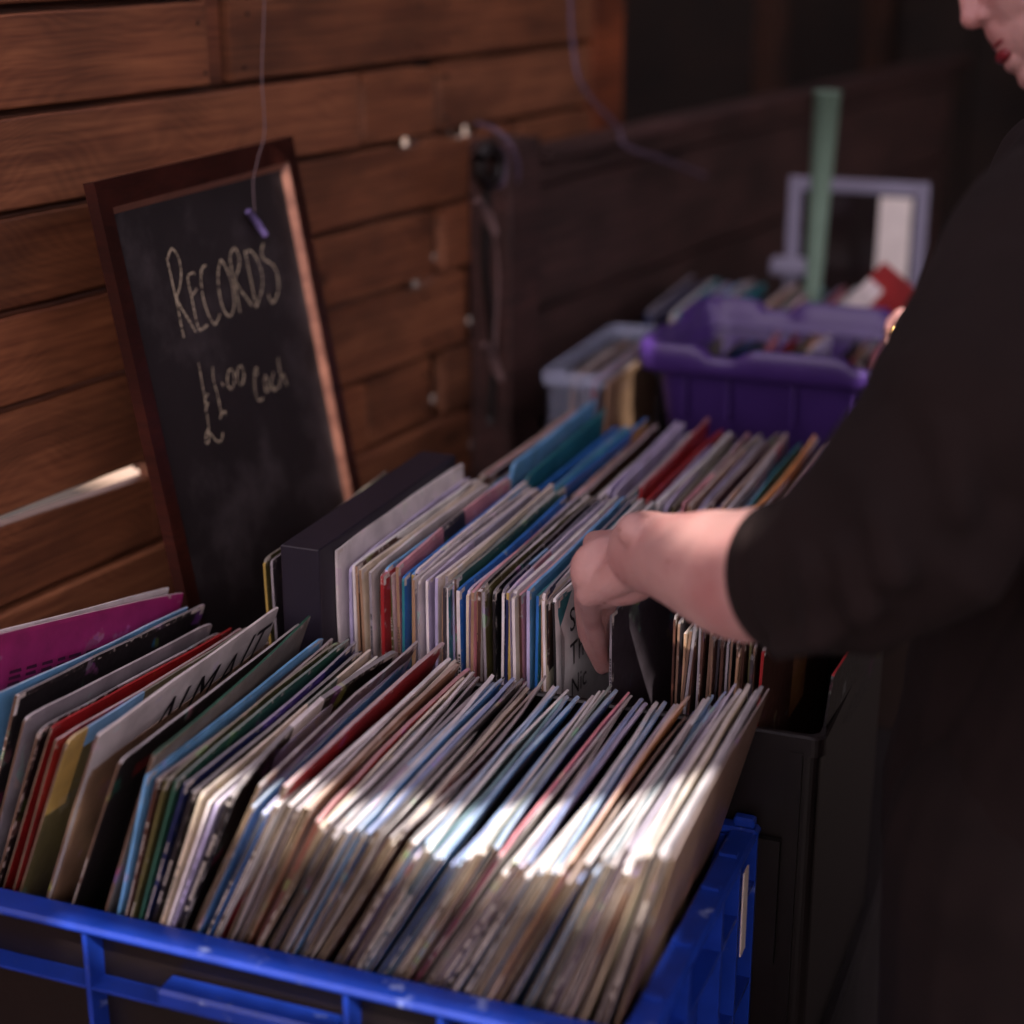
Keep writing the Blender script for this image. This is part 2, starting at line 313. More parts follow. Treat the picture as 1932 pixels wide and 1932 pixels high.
# local x = s, local y = -out, z
rows=[(-.083,.105),(-.184,-.083),(-.285,-.184),(-.385,-.285),(-.485,-.385),(-.600,-.485),(-.700,-.600),(-.80,-.70),(-.90,-.80),(-1.0,-.90),(-1.1,-1.0),(-1.2,-1.1),(-1.32,-1.2),(-1.44,-1.32),(-1.54,-1.44),(.105,.205),(.205,.305),(.305,.40)]
joints={0:[(.30,.33)],1:[(-.065,-.022)],2:[(.232,.250),(.408,.446)],3:[(.62,.66)],4:[(.402,.438)],5:[(.500,.56)],6:[(.232,.246),(.402,.436)],7:[(.498,.55)]}
m=MB(); rnd=random.Random(3)
_a=((.330,.007),(.449,.006),(.495,.008)); _b=((.350,.008),); _c=((.38,.003),)
DIPS={-.290:_a,-.289:_a,-.490:_b,-.489:_b,-.189:_c,-.188:_c}
def board(mm,s0,s1,z0,z1,o,th,tint,ramp=0):
    a=rnd.uniform(-.004,.004); e=.0022
    rings=[]
    N=max(2,int((s1-s0)/(.006 if th<.0195 and -.62<z1<-.18 and s1>0 else .08)))
    off=rnd.uniform(-.0025,.0025); al=rnd.random()
    for i in range(N+1):
        s=s0+(s1-s0)*i/N
        wv=.0016*noise.noise(Vector((s*7,z0*31,o)))
        wt=.0022*noise.noise(Vector((s*9,z1*57,3.)))
        t0=z0+wv; t1=z1+wt; k=e
        if ramp: t1-=ramp*max(0,min(1,(s+.50)/.28))
        for (sa,dp) in DIPS.get(round(z1,3),()): t1-=dp*max(0,min(1,(s-sa+.014)/.008,(sa+.062-s)/.010))
        f=-(o+off+a*(i/N-.5)); bk=f+th
        rings.append([(s,f+k,t0),(s,f,t0+k),(s,f,t1-k),(s,f+k,t1),(s,bk,t1),(s,bk,t0)])
    mm.loft(rings,c=(*tint,al))
for i,(z0,z1) in enumerate(rows):
    ends=[-2.2]; js=joints.get(i,[(.15+.3*(i%2),.17+.3*(i%2))])
    segs=[]; cur=-2.2
    for (a,b) in js: segs.append((cur,a)); cur=b
    segs.append((cur,.885))
    for (a,b) in segs:
        k=rnd.uniform(.72,1.18); hue=rnd.uniform(-.06,.08)
        if i in(4,5,6,7) and b<-.0: k*=.8  # darker tint for lower left boards, the chalkboard's shade put into colour
        bot=z0+.0040; top=round(z1-.0045,3)
        if i==6 and a<-.5:      # the board with the wide slit above it
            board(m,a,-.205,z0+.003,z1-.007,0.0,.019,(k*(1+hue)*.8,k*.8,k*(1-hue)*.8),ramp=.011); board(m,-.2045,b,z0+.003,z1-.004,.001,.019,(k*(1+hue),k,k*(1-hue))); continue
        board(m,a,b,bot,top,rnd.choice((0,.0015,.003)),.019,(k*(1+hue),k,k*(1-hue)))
# battens closing most gaps from behind
for j,(z0,z1) in enumerate(rows):
    if j in (6,): spans=[(-.2,.885)]
    elif j==3: spans=[(-2.2,.372),(.398,.490),(.505,.532),(.556,.885)]      # z1=-.285
    elif j==5: spans=[(-2.2,.392),(.414,.885)]
    elif j==2: spans=[(-2.2,.885)]
    else: spans=[(-2.2,.885)]
    for (a,b) in spans: m.box((a,.0235,z1-.014),(b,.033,z1+.014),c=(.3,.27,.25,.3))
for i,(z0,z1) in enumerate(rows):
    for sn in (-.075,.005,.385,.45,-.62,-.52):
        for zz in (z0+.022,z1-.024):
            a_=sn+rnd.uniform(-.006,.006); zz+=rnd.uniform(-.004,.004); m.tube([(a_,-.0035,zz),(a_,.004,zz)],.0026,8,c=(.12,.1,.1,.5))
tag(m.build('board_panel',M['fence'],fence))
for i,js in joints.items():
    for (ja,jb) in js:
        if i!=1: jm=MB(); jm.box((ja-.01,.050,rows[i][0]+.016),(jb+.11,.062,rows[i][1]-.016),c=(.20,.17,.16,.3)); jm.build('joint_shade_block',M['fence'],fence)  # blocks behind the joints, tinted dark for the shadow in the gaps
for (a,b) in ((.70,.74),(-.9,-.85),(.845,.885)):
    m=MB(); m.box((a,.0345 if a>-.1 else .034,-1.54),(b,.075,.42),c=(.85,.75,.72,.7)); m.build('post',M['fence'],fence)
m=MB(); m.box((-.052,.012,-.181),(-.024,.0335,-.086),c=(.8,.7,.72,.1)); m.build('packing_block',M['fence'],fence)
m=MB(); m.box((.889,-.01,-1.54),(.985,.08,.42),c=(.95,.62,.42,.2)); m.build('end_post',M['fence'],fence)
# lower dark fence in front of it
f2=wall_root('dark_fence'); tag(f2,'low dark weathered plank fence past the orange one, behind the purple crate','fence')
m=MB()
for (z0,z1) in ((-.378,-.338),(-.568,-.384),(-.755,-.576),(-.94,-.762),(-1.13,-.945),(-1.34,-1.14),(-1.54,-1.345)):
    rnd2=rnd.uniform(.85,1.15); board(m,.60,3.1,z0,z1,.045,.02,(rnd2,rnd2,rnd2))
m.build('board_panel',M['fence_dark'],f2)
m=MB(); m.box((.50,-.075,-1.54),(.592,-.0045,-.30),c=(.9,.8,.8,.5),bev=.004); m.build('post',M['fence_dark'],f2)
m=MB(); m.box((.60,-.085,-.336),(3.1,-.02,-.322),c=(1.1,1.05,1.1,.4)); m.build('top_rail',M['fence_dark'],f2)
m=MB(); m.box((3.1,-.075,-1.54),(3.19,-.0045,-.30),c=(.9,.8,.8,.5)); m.build('post',M['fence_dark'],f2)
m=MB(); m.box((.59,-.020,-1.54),(3.1,-.012,-.36),c=(.5,.45,.45,.3)); m.build('backing_board',M['fence_dark'],f2)
ss=wall_root('shed_side_wall'); tag(ss,kind='structure')
m=MB(); m.box((.99,.14,-1.54),(3.6,.20,1.3),c=(1,1,1,.6)); m.build('boards',M['darkwood'],ss)
for a_ in (1.9,2.6): m=MB(); m.box((a_,.09,-1.54),(a_+.07,.139,1.3),c=(2.4,1.7,1.1,.3)); m.build('stud',M['darkwood'],ss)
def onwall(x,y,o=0.0):
    r=ray(x,y); nn=Vector((math.cos(WA),-math.sin(WA),0)); P=Vector((WP.x,WP.y,0))+nn*o
    t=P.dot(nn)/r.dot(nn); q=r*t; return Vector((q.x,q.y,q.z+ZC))
def smooth_path(pts,n=6):
    out=[]
    P=[pts[0]]+list(pts)+[pts[-1]]
    for i in range(1,len(P)-2):
        for k in range(n):
            t=k/n; p0,p1,p2,p3=P[i-1],P[i],P[i+1],P[i+2]
            out.append(.5*((2*p1)+(p2-p0)*t+(2*p0-5*p1+4*p2-p3)*t*t+(3*p1-p0-3*p2+p3)*t*t*t))
    out.append(P[-2]); return out
# hanging cables
m=MB(); m.tube(smooth_path([onwall(1075,-60,.09),onwall(1080,80,.09),onwall(1100,165,.10),onwall(1165,240,.10),onwall(1180,275,.11),onwall(1250,300,.12),onwall(1330,332,.10)]),.0030,8)
tag(m.build('loose_cable',M['wire'],None,True),'pale loose cable hanging down over the dark fence and drooping right','cable')
m=MB(); m.tube(smooth_path([onwall(900,232,.02),onwall(935,245,.06),onwall(965,275,.08),onwall(978,320,.08),onwall(972,350,.07)]),.0030,8)
m.tube(smooth_path([onwall(925,270,.09),onwall(950,285,.09),onwall(955,320,.09),onwall(945,350,.09),onwall(922,345,.09)]),.0030,8)
tag(m.build('coiled_cable',M['wire'],None,True),'small coil of grey cable hung at the head of the dark post','cable')
m=MB()
m.tube(smooth_path([onwall(905,300,.10),onwall(918,280,.10),onwall(935,290,.10),onwall(938,320,.10),onwall(925,345,.10),onwall(908,335,.10),onwall(905,300,.10)]),.011,10)
m.tube(smooth_path([onwall(918,345,.10),onwall(915,500,.095),onwall(930,650,.10),onwall(925,800,.10)]),.007,10)
tag(m.build('black_rope',M['black_plastic'],None,True),'black rope looped over the dark post and hanging straight down','rope')
m=MB()
for (a,b) in (((903,378),(935,440)),((915,650),(945,715))):
    m.tube([onwall(*a,.115),onwall((a[0]+b[0])/2,(a[1]+b[1])/2,.118),onwall(*b,.115)],[.006,.009,.005],8)
m.tube(smooth_path([onwall(925,405,.108),onwall(940,520,.106),onwall(930,690,.108)]),.002,6)
tag(m.build('rope_tie',mat('faded_tape',(112,88,86),.7),None,True),'faded twisted tie wound on the black rope at the dark post','tie')

# ------------------------------------------------------------------ chalkboard leaning back on the fence
KL=.176; BY0,BY1=1.452,1.866; TOPZ=-.243; NL=math.sqrt(1+KL*KL)
def bp(y,wd,off=0.0):          # y across, wd down the slope from the top edge, off out of the face
    return Vector((-1.0+KL*wd/NL+off/NL, y, ZC+TOPZ-wd/NL+off*KL/NL))
cb=empty('chalkboard',bp((BY0+BY1)/2,.80)); cb.location.z=ZC-1.055
tag(cb,'framed chalkboard reading Records £1.00 each, leaning back against the fence','chalkboard')
def bpl(*a): return bp(*a)-cb.location
def bbox(mm,y0,y1,w0,w1,o0,o1,c=(1,1,1,.2)):
    P=[bpl(y0,w1,o0),bpl(y1,w1,o0),bpl(y1,w0,o0),bpl(y0,w0,o0),bpl(y0,w1,o1),bpl(y1,w1,o1),bpl(y1,w0,o1),bpl(y0,w0,o1)]
    n=len(mm.v); mm.v+= [tuple(p) for p in P]
    for f in ((0,3,2,1),(4,5,6,7),(0,1,5,4),(1,2,6,5),(2,3,7,6),(3,0,4,7)): mm.f.append(tuple(n+i for i in f)); mm.c.append(c); mm.m.append(0)
BH=.82
m=MB(); FW=.022
bbox(m,BY0,BY0+FW,0,BH,-.013,0); bbox(m,BY1-FW,BY1,0,BH,-.013,0); bbox(m,BY0+FW,BY1-FW,0,.028,-.013,0); bbox(m,BY0+FW,BY1-FW,BH-.036,BH,-.013,0)
m.build('frame',M['frame_wood'],cb,fixn=True)
m=MB(); e=.009; B=.0075
# bare inner bevel sloping from frame face down to the board
def bev(a,b,c_,d): m.quad([a,b,c_,d])
y0,y1,w0,w1=BY0+FW,BY1-FW,.028,BH-.036
bev(bpl(y0,w0,-.0005),bpl(y1,w0,-.0005),bpl(y1-B,w0+B,-e),bpl(y0+B,w0+B,-e))
bev(bpl(y1,w0,-.0005),bpl(y1,w1,-.0005),bpl(y1-B,w1-B,-e),bpl(y1-B,w0+B,-e))
bev(bpl(y1,w1,-.0005),bpl(y0,w1,-.0005),bpl(y0+B,w1-B,-e),bpl(y1-B,w1-B,-e))
bev(bpl(y0,w1,-.0005),bpl(y0,w0,-.0005),bpl(y0+B,w0+B,-e),bpl(y0+B,w1-B,-e))
m.build('inner_bevel',M['bevel_wood'],cb)
m=MB(); bbox(m,y0+.001,y1-.001,w0+.001,w1-.001,-.0125,-e-.0008); m.build('writing_surface',M['slate'],cb,fixn=True)
def onboard(x,y):
    r=ray(x,y); nrm=Vector((1,0,KL)); P=Vector((-1.0,0,TOPZ))+Vector((1,0,KL)).normalized()*(-e)
    t=P.dot(nrm)/r.dot(nrm); q=r*t; return q+Vector((0,0,ZC))
A=lambda x,y:((460+x/4.83)*.644,(600+y/4.83)*.644)
Bz=lambda x,y:((540+x/5.682)*.644,(1020+y/5.682)*.644)
def ell(cx,cy,rx,ry): return [(cx+rx*math.cos(t*.5236),cy+ry*math.sin(t*.5236)) for t in range(13)]
S1=[[(130,750),(180,950),(250,1270),(300,1500),(340,1720),(375,1880)],[(150,760),(170,680),(210,620),(260,680),(310,780),(335,950),(325,1120),(295,1240),(265,1300)],[(265,1300),(330,1440),(420,1590),(545,1800)],
[(530,970),(490,960),(430,1030),(450,1150),(490,1330),(530,1530),(580,1740),(610,1770),(715,1700)],[(490,1270),(520,1250),(560,1190)],
[(690,860),(650,880),(620,950),(620,1100),(650,1320),(710,1520),(780,1660),(820,1690),(860,1620),(890,1550)],
[(900,770),(870,880),(860,1050),(880,1250),(920,1430),(980,1550),(1030,1575),(1080,1480),(1085,1330),(1060,1150),(1010,980),(950,850),(905,780)],
[(1170,1520),(1130,1300),(1080,1050),(1040,850),(1030,720),(1080,620),(1130,660),(1165,780),(1150,900),(1110,1060),(1160,1180),(1250,1300),(1340,1430)],
[(1240,650),(1280,850),(1330,1100),(1380,1350),(1400,1460)],[(1250,680),(1320,650),(1400,750),(1460,900),(1490,1050),(1480,1200),(1440,1330),(1400,1450)],
[(1500,550),(1475,650),(1490,740),(1550,800),(1620,840),(1680,930),(1710,1080),(1715,1200),(1680,1320),(1630,1385),(1590,1340),(1570,1260)]]
S2=[[(235,250),(280,520),(335,830),(360,1000),(385,1200),(400,1330),(360,1420),(350,1540),(380,1600),(410,1500),(395,1400),(430,1420),(500,1510),(560,1560),(620,1520),(635,1400)],[(335,840),(360,800),(390,760)],[(345,1050),(370,970),(400,900)],
[(470,320),(475,500),(540,750),(590,980),(610,1080),(585,1180)],[(585,1170),(630,1080),(680,1060),(685,1120)],[(610,570),(630,595),(650,630)],ell(770,515,60,165),ell(930,460,60,160),
[(1175,480),(1210,400),(1195,320),(1165,420),(1165,600),(1180,750),(1220,850),(1270,870),(1310,820)],[(1340,440),(1325,600),(1365,740),(1400,600),(1350,450)],[(1360,500),(1390,640),(1430,700)],[(1490,400),(1455,500),(1450,620),(1490,700),(1550,640)],
[(1550,160),(1580,350),(1600,520),(1570,660)],[(1590,560),(1640,440),(1670,500),(1700,620)]]
m=MB(); NN=Vector((1,0,KL)).normalized()
def stroke(pts,wd):
    P=smooth_path([Vector((a,b,0)) for a,b in pts],5); Q=[onboard(p.x,p.y)+NN*.0004-cb.location for p in P]
    L_=[];
    for i,q in enumerate(Q):
        t=(Q[min(i+1,len(Q)-1)]-Q[max(i-1,0)]).normalized(); s=t.cross(NN); ww=wd*(.75+.5*abs(noise.noise(q*220)))
        L_.append((q+s*ww,q-s*ww))
    for i in range(len(Q)-1):
        if rnd.random()<.02: continue
        m.quad([L_[i][0],L_[i][1],L_[i+1][1],L_[i+1][0]])
def chalk_ink():
    mt=mat('chalk_marks',(225,206,176),.95); n=mt.node_tree; L=n.links; b=n.nodes['Principled BSDF']
    tc=n.nodes['Texture Coordinate']; t=n.nodes.new('ShaderNodeTexNoise'); t.inputs['Scale'].default_value=420; t.inputs['Detail'].default_value=3; L.new(tc.outputs['Object'],t.inputs['Vector'])
    r=n.nodes.new('ShaderNodeMapRange'); r.inputs[1].default_value=.38; r.inputs[2].default_value=.60; r.inputs[3].default_value=.25; L.new(t.outputs[0],r.inputs[0]); L.new(r.outputs[0],b.inputs['Alpha']); return mt
ink_=chalk_ink()
for s in S1: stroke([A(*p) for p in s],.0014)
m.build('chalk_writing',ink_,cb); m=MB()
for s in S2: stroke([Bz(*p) for p in s],.0012)
m.build('chalk_writing',ink_,cb)
# string with a stick of chalk
def ob(x,y,off=0.0): return onboard(x,y)+NN*(off+.012)
m=MB(); m.tube(smooth_path([ob(470,-60,.01),ob(466,60,.01),ob(463,150,.01),ob(468,250,.01),ob(462,300,.006),ob(455,345,.004),ob(458,402,.004)]),.0008,6)
st=m.build('chalk_string',M['string'],None,True); tag(st,'thin grey string hanging over the chalkboard with a chalk tied on','string')
m=MB(); m.tube([ob(457,400,-.004),ob(475,423,-.004),ob(489,445,-.004)],[.0038,.0042,.0036],12)
tag(m.build('chalk_stick',M['chalk'],None,True),'violet chalk stick hanging on a string above the word Records','chalk')

# ------------------------------------------------------------------ table
tb=empty('table',(-.62,1.9,0)); tag(tb,'long dark cloth covered table under all the record crates','table')
def lbox(mm,par,a,b,**k):
    l=par.location; mm.box((a[0]-l.x,a[1]-l.y,a[2]-l.z),(b[0]-l.x,b[1]-l.y,b[2]-l.z),**k)
m=MB(); lbox(m,tb,(-1.04,.98,ZC-1.09),(-.235,3.0,ZC-1.06),bev=.004); m.build('table_top',M['table'],tb)
m=MB(); 
ring=[]; 
def skirt(z,amp):
    out=[]
    for i in range(60): 
        y=.985+2.0*i/59; out.append((-.24+amp*math.sin(i*1.3)+amp*.4*math.sin(i*.7)+.62, y-1.9, z))
    return out
m.loft([skirt(ZC-1.092,.002),skirt(ZC-1.2,.006),skirt(.1,.012)],closed=False,caps=(False,False)); m.build('table_cloth_skirt',M['table'],tb,True)
for (x,y) in ((-.96,1.02),(-.30,1.02),(-.96,2.95),(-.30,2.95)):
    m=MB(); lbox(m,tb,(x-.02,y-.02,0),(x+.02,y+.02,ZC-1.091)); m.build('leg',M['metal'],tb)

# ------------------------------------------------------------------ blue crate
bc=empty('blue_crate',(-.65,1.217,ZC-1.058)); tag(bc,'bright blue plastic stacking crate full of records, nearest the camera','crate')
X0,X1,Y0,Y1,ZT,ZB=-1.01,-.295,1.030,1.402,ZC-.784,ZC-1.058
RW=.030
m=MB()
lbox(m,bc,(X0,Y0,ZT-.008),(X1,Y0+RW,ZT),bev=.003); lbox(m,bc,(X0,Y1-.018,ZT-.008),(X1,Y1,ZT),bev=.003)
lbox(m,bc,(X0,Y0+RW+.0005,ZT-.008),(X0+.026,Y1-.0185,ZT),bev=.003); lbox(m,bc,(X1-.026,Y0+RW+.0005,ZT-.008),(X1,Y1-.0185,ZT),bev=.003)
for yy in (1.10,1.18,1.27,1.33): lbox(m,bc,(X1-.022,yy,ZT+.0005),(X1-.006,yy+.008,ZT+.004))
for (xx,yy) in ((X0+.004,Y0+.004),(X1-.024,Y0+.004),(X0+.004,Y1-.016),(X1-.024,Y1-.016)): lbox(m,bc,(xx,yy,ZT+.0003),(xx+.02,yy+.012,ZT+.010),bev=.002)
m.build('rim',M['blue'],bc)
m=MB(); i=RW-.005
lbox(m,bc,(X0+.022,Y1-.017,ZB),(X1-.022,Y1-.0135,ZT-.0085))
lbox(m,bc,(X0+.0215,Y0+i+.004,ZB),(X0+.025,Y1-.0175,ZT-.0085)); lbox(m,bc,(X1-.025,Y0+i+.004,ZB),(X1-.0215,Y1-.0175,ZT-.0085))
lbox(m,bc,(X0+.0255,Y0+i+.004,ZC-.967),(X1-.0255,Y1-.0175,ZC-.963))
m.build('wall',M['blue'],bc)
m=MB(); lbox(m,bc,(X0+.022,Y0+i,ZB),(X1-.022,Y0+i+.0035,ZT-.0085)); m.build('front_shade_panel',M['black_plastic'],bc)  # near-black front wall, the shade of the recess put into its colour
m=MB()
for xx in (-.994,-.780,-.540,-.46,-.299): lbox(m,bc,(xx,Y0+.003,ZB+.001),(xx+.0045,Y0+i-.0005,ZT-.0087))
lbox(m,bc,(X0+.005,Y0+.004,ZC-.846),(X1-.005,Y0+i-.0007,ZC-.8435)); 
for yy in (1.031,1.10,1.165,1.27,1.33,1.395): lbox(m,bc,(X1-.021,yy,ZB+.001),(X1-.002,yy+.004,ZT-.0087))
lbox(m,bc,(X1-.0208,Y0+.004,ZC-.845),(X1-.003,Y1-.004,ZC-.841)); lbox(m,bc,(X1-.0208,Y0+.004,ZC-.95),(X1-.003,Y1-.004,ZC-.945))
m.build('rib',M['blue'],bc)
m=MB(); lbox(m,bc,(-.709,Y0-.002,ZC-.8425),(-.550,Y0+i-.0009,ZC-.826),bev=.003); m.build('handle',M['blue'],bc)
m=MB(); lbox(m,bc,(X1-.0005,1.335,ZC-.885),(X1+.0008,1.352,ZC-.800)); m.build('paper_label',M['label'],bc); m=MB(); lbox(m,bc,(X1-.0005,1.165,ZC-.905),(X1+.0008,1.205,ZC-.90)); lbox(m,bc,(X1-.0005,1.165,ZC-.899),(X1+.0008,1.169,ZC-.86)); m.build('printed_mark',M['label'],bc)

# ------------------------------------------------------------------ other crates (rounded tubs by lofting)
def rrect(hx,hy,rad,n=6,dens=10):
    pts=[]
    for (sx,sy,a0) in ((1,1,0),(-1,1,90),(-1,-1,180),(1,-1,270)):
        cx,cy=sx*(hx-rad),sy*(hy-rad)
        for k in range(n+1):
            a=R(a0+90*k/n); pts.append((cx+rad*math.cos(a),cy+rad*math.sin(a)))
    out=[]
    for i,p in enumerate(pts):
        q=pts[(i+1)%len(pts)]; L=math.hypot(q[0]-p[0],q[1]-p[1]); nn=max(1,int(L/.012))
        for k in range(nn): out.append((p[0]+(q[0]-p[0])*k/nn,p[1]+(q[1]-p[1])*k/nn))
    return out
def tub(hx,hy,secs,rad=.03,zf=None,base=(0,0)):
    rings=[]; ref=rrect(hx,hy,rad)
    for (inset,z,follow) in secs:
        ring=[]
        for (x,y) in ref:
            sx=(hx-inset)/hx; sy=(hy-inset)/hy
            zz=z+(zf(x,y)*follow if zf else 0); ring.append((x*sx,y*sy,zz))
        rings.append(ring)
    return rings
def simple_crate(name,label,x0,x1,y0,y1,zb,zt,mt,wall=.006,rimw=.010,floorz=None):
    e=empty(name,((x0+x1)/2,(y0+y1)/2,zb)); tag(e,label,'crate'); h=zt-zb; hx,hy=(x1-x0)/2,(y1-y0)/2
    fz=(floorz-zb) if floorz else .004
    m=MB(); m.loft(tub(hx,hy,[(rimw-.002,0,0),(rimw-.002,h-.0195,0),(rimw-.002+wall,h-.0195,0),(rimw-.002+wall,fz,0)],rad=.012),caps=(True,True)); m.build('wall',mt,e)
    m=MB(); m.loft(tub(hx,hy,[(rimw-.003,h-.019,0),(0,h-.019,0),(0,h-.002,0),(.002,h,0),(rimw-.002+wall-.001,h,0),(rimw-.002+wall,h-.002,0),(rimw-.002+wall,h-.019,0),(rimw-.003,h-.019,0)],rad=.012),caps=(False,False)); m.build('rim',mt,e)
    return e
c2=simple_crate('black_crate','deep black plastic crate of records in the second row, the hand reaching in',-.835,-.243,1.405,1.768,ZC-1.058,ZC-.692,M['black_plastic'],wall=.004,rimw=.006,floorz=ZC-.922)
m=MB(); m.box((.235,-.188,.13),(.262,-.1817,.26)); 
for k in (0,1): m.box((.10+.165*k,-.1835,.0),(.112+.165*k,-.176,.35))
m.build('corner_rib',M['black_plastic'],c2)
c3=simple_crate('black_crate','black plastic crate in the third row just in front of the purple one',-.83,-.30,1.775,2.135,ZC-1.058,ZC-.72,M['black_plastic'],wall=.004,rimw=.006,floorz=ZC-.942)
c4=simple_crate('black_crate','dark crate of records at the far end behind the purple crate',-.84,-.30,2.565,2.93,ZC-1.058,ZC-.68,M['black_plastic'],wall=.004,rimw=.006,floorz=ZC-.90)
cc=simple_crate('plastic_tub','clear plastic tub with pale rim left of the purple crate',-.79,-.70,2.15,2.47,ZC-1.058,ZC-.578,M['clear'],wall=.003,rimw=.008,floorz=ZC-.90)
for ch in cc.children:
    if ch.name.startswith('wall'): ch.data.materials[0]=mat('thin_clear_plastic',(205,215,245),.15,alpha=.10)
# purple crate
pcx,pcy=-.437,2.375; PH=.235; pz=ZC-.54-PH
pc=empty('purple_crate',(pcx,pcy,pz)); tag(pc,'purple plastic tub with notched rim holding records beyond the third row','crate')
HX,HY=.235,.170
def dipf(x,y):
    if abs(y)<HY-.02: return 0 if abs(y)>.05 else -.010
    d=0
    for c_ in (-.115,.085,): 
        u=(abs(x-c_)-.022)/.012; d=max(d,1-max(0,min(1,u)))
    return -.014*d
m=MB(); m.loft(tub(HX,HY,[(.030,PH-.042,0),(.004,PH-.040,0),(.000,PH-.036,0),(.000,PH-.006,1),(.003,PH,1),(.011,PH,1),(.014,PH-.004,1),(.018,PH-.03,1)],rad=.028,zf=dipf),caps=(False,False)); m.build('rim',M['purple'],pc,True)
m=MB(); m.loft(tub(HX,HY,[(.050,0,0),(.022,PH-.041,0),(.019,PH-.03,0)],rad=.028),caps=(True,False)); m.loft(tub(HX,HY,[(.019,PH-.0295,0),(.026,PH-.06,0),(.053,.004,0)],rad=.028),caps=(False,True)); m.build('wall',M['purple'],pc,True)
m=MB()
for xx in (-.17,-.11,-.02,.06,.09,.15):
    yb=-HY+.012; m=MB(); m.box((xx,yb+.0,PH-.10),(xx+.004,yb+.02,PH-.043)); m.build('rib',M['purple'],pc)
# plinth raising the purple tub
m=MB(); m.box((-.63,2.22,ZC-1.0595),(-.27,2.53,pz-.0015)); tag(m.build('cardboard_box',mat('brown_card',(50,36,30),.9,noise_amt=.1)),'brown cardboard box standing under the purple tub','box')

# ------------------------------------------------------------------ records
PAL={'white':(232,222,220),'cream':(222,206,180),'grey':(150,142,148),'black':(24,19,21),'brown':(78,48,38),'tan':(168,132,104),'red':(160,36,38),'pink':(224,150,160),'magenta':(160,40,104),
'orange':(212,146,86),'yellow':(190,160,84),'green':(44,88,70),'teal':(44,122,132),'light blue':(112,170,216),'blue':(44,110,186),'navy':(26,34,78),'purple':(78,60,140),'lilac':(188,178,214),'olive':(92,86,48),'dark grey':(62,54,60)}
def text_mesh(txt,size,shear=0):
    cu=bpy.data.curves.new('t','FONT'); cu.body=txt; cu.size=size; cu.shear=shear; cu.resolution_u=3
    o=bpy.data.objects.new('t',cu); col.objects.link(o); dg=bpy.context.evaluated_depsgraph_get()
    me=bpy.data.meshes.new_from_object(o.evaluated_get(dg)); V=[tuple(v.co) for v in me.vertices]; F=[tuple(p.vertices) for p in me.polygons]
    bpy.data.objects.remove(o); bpy.data.curves.remove(cu); bpy.data.meshes.remove(me); return V,F
rs=random.Random(11)
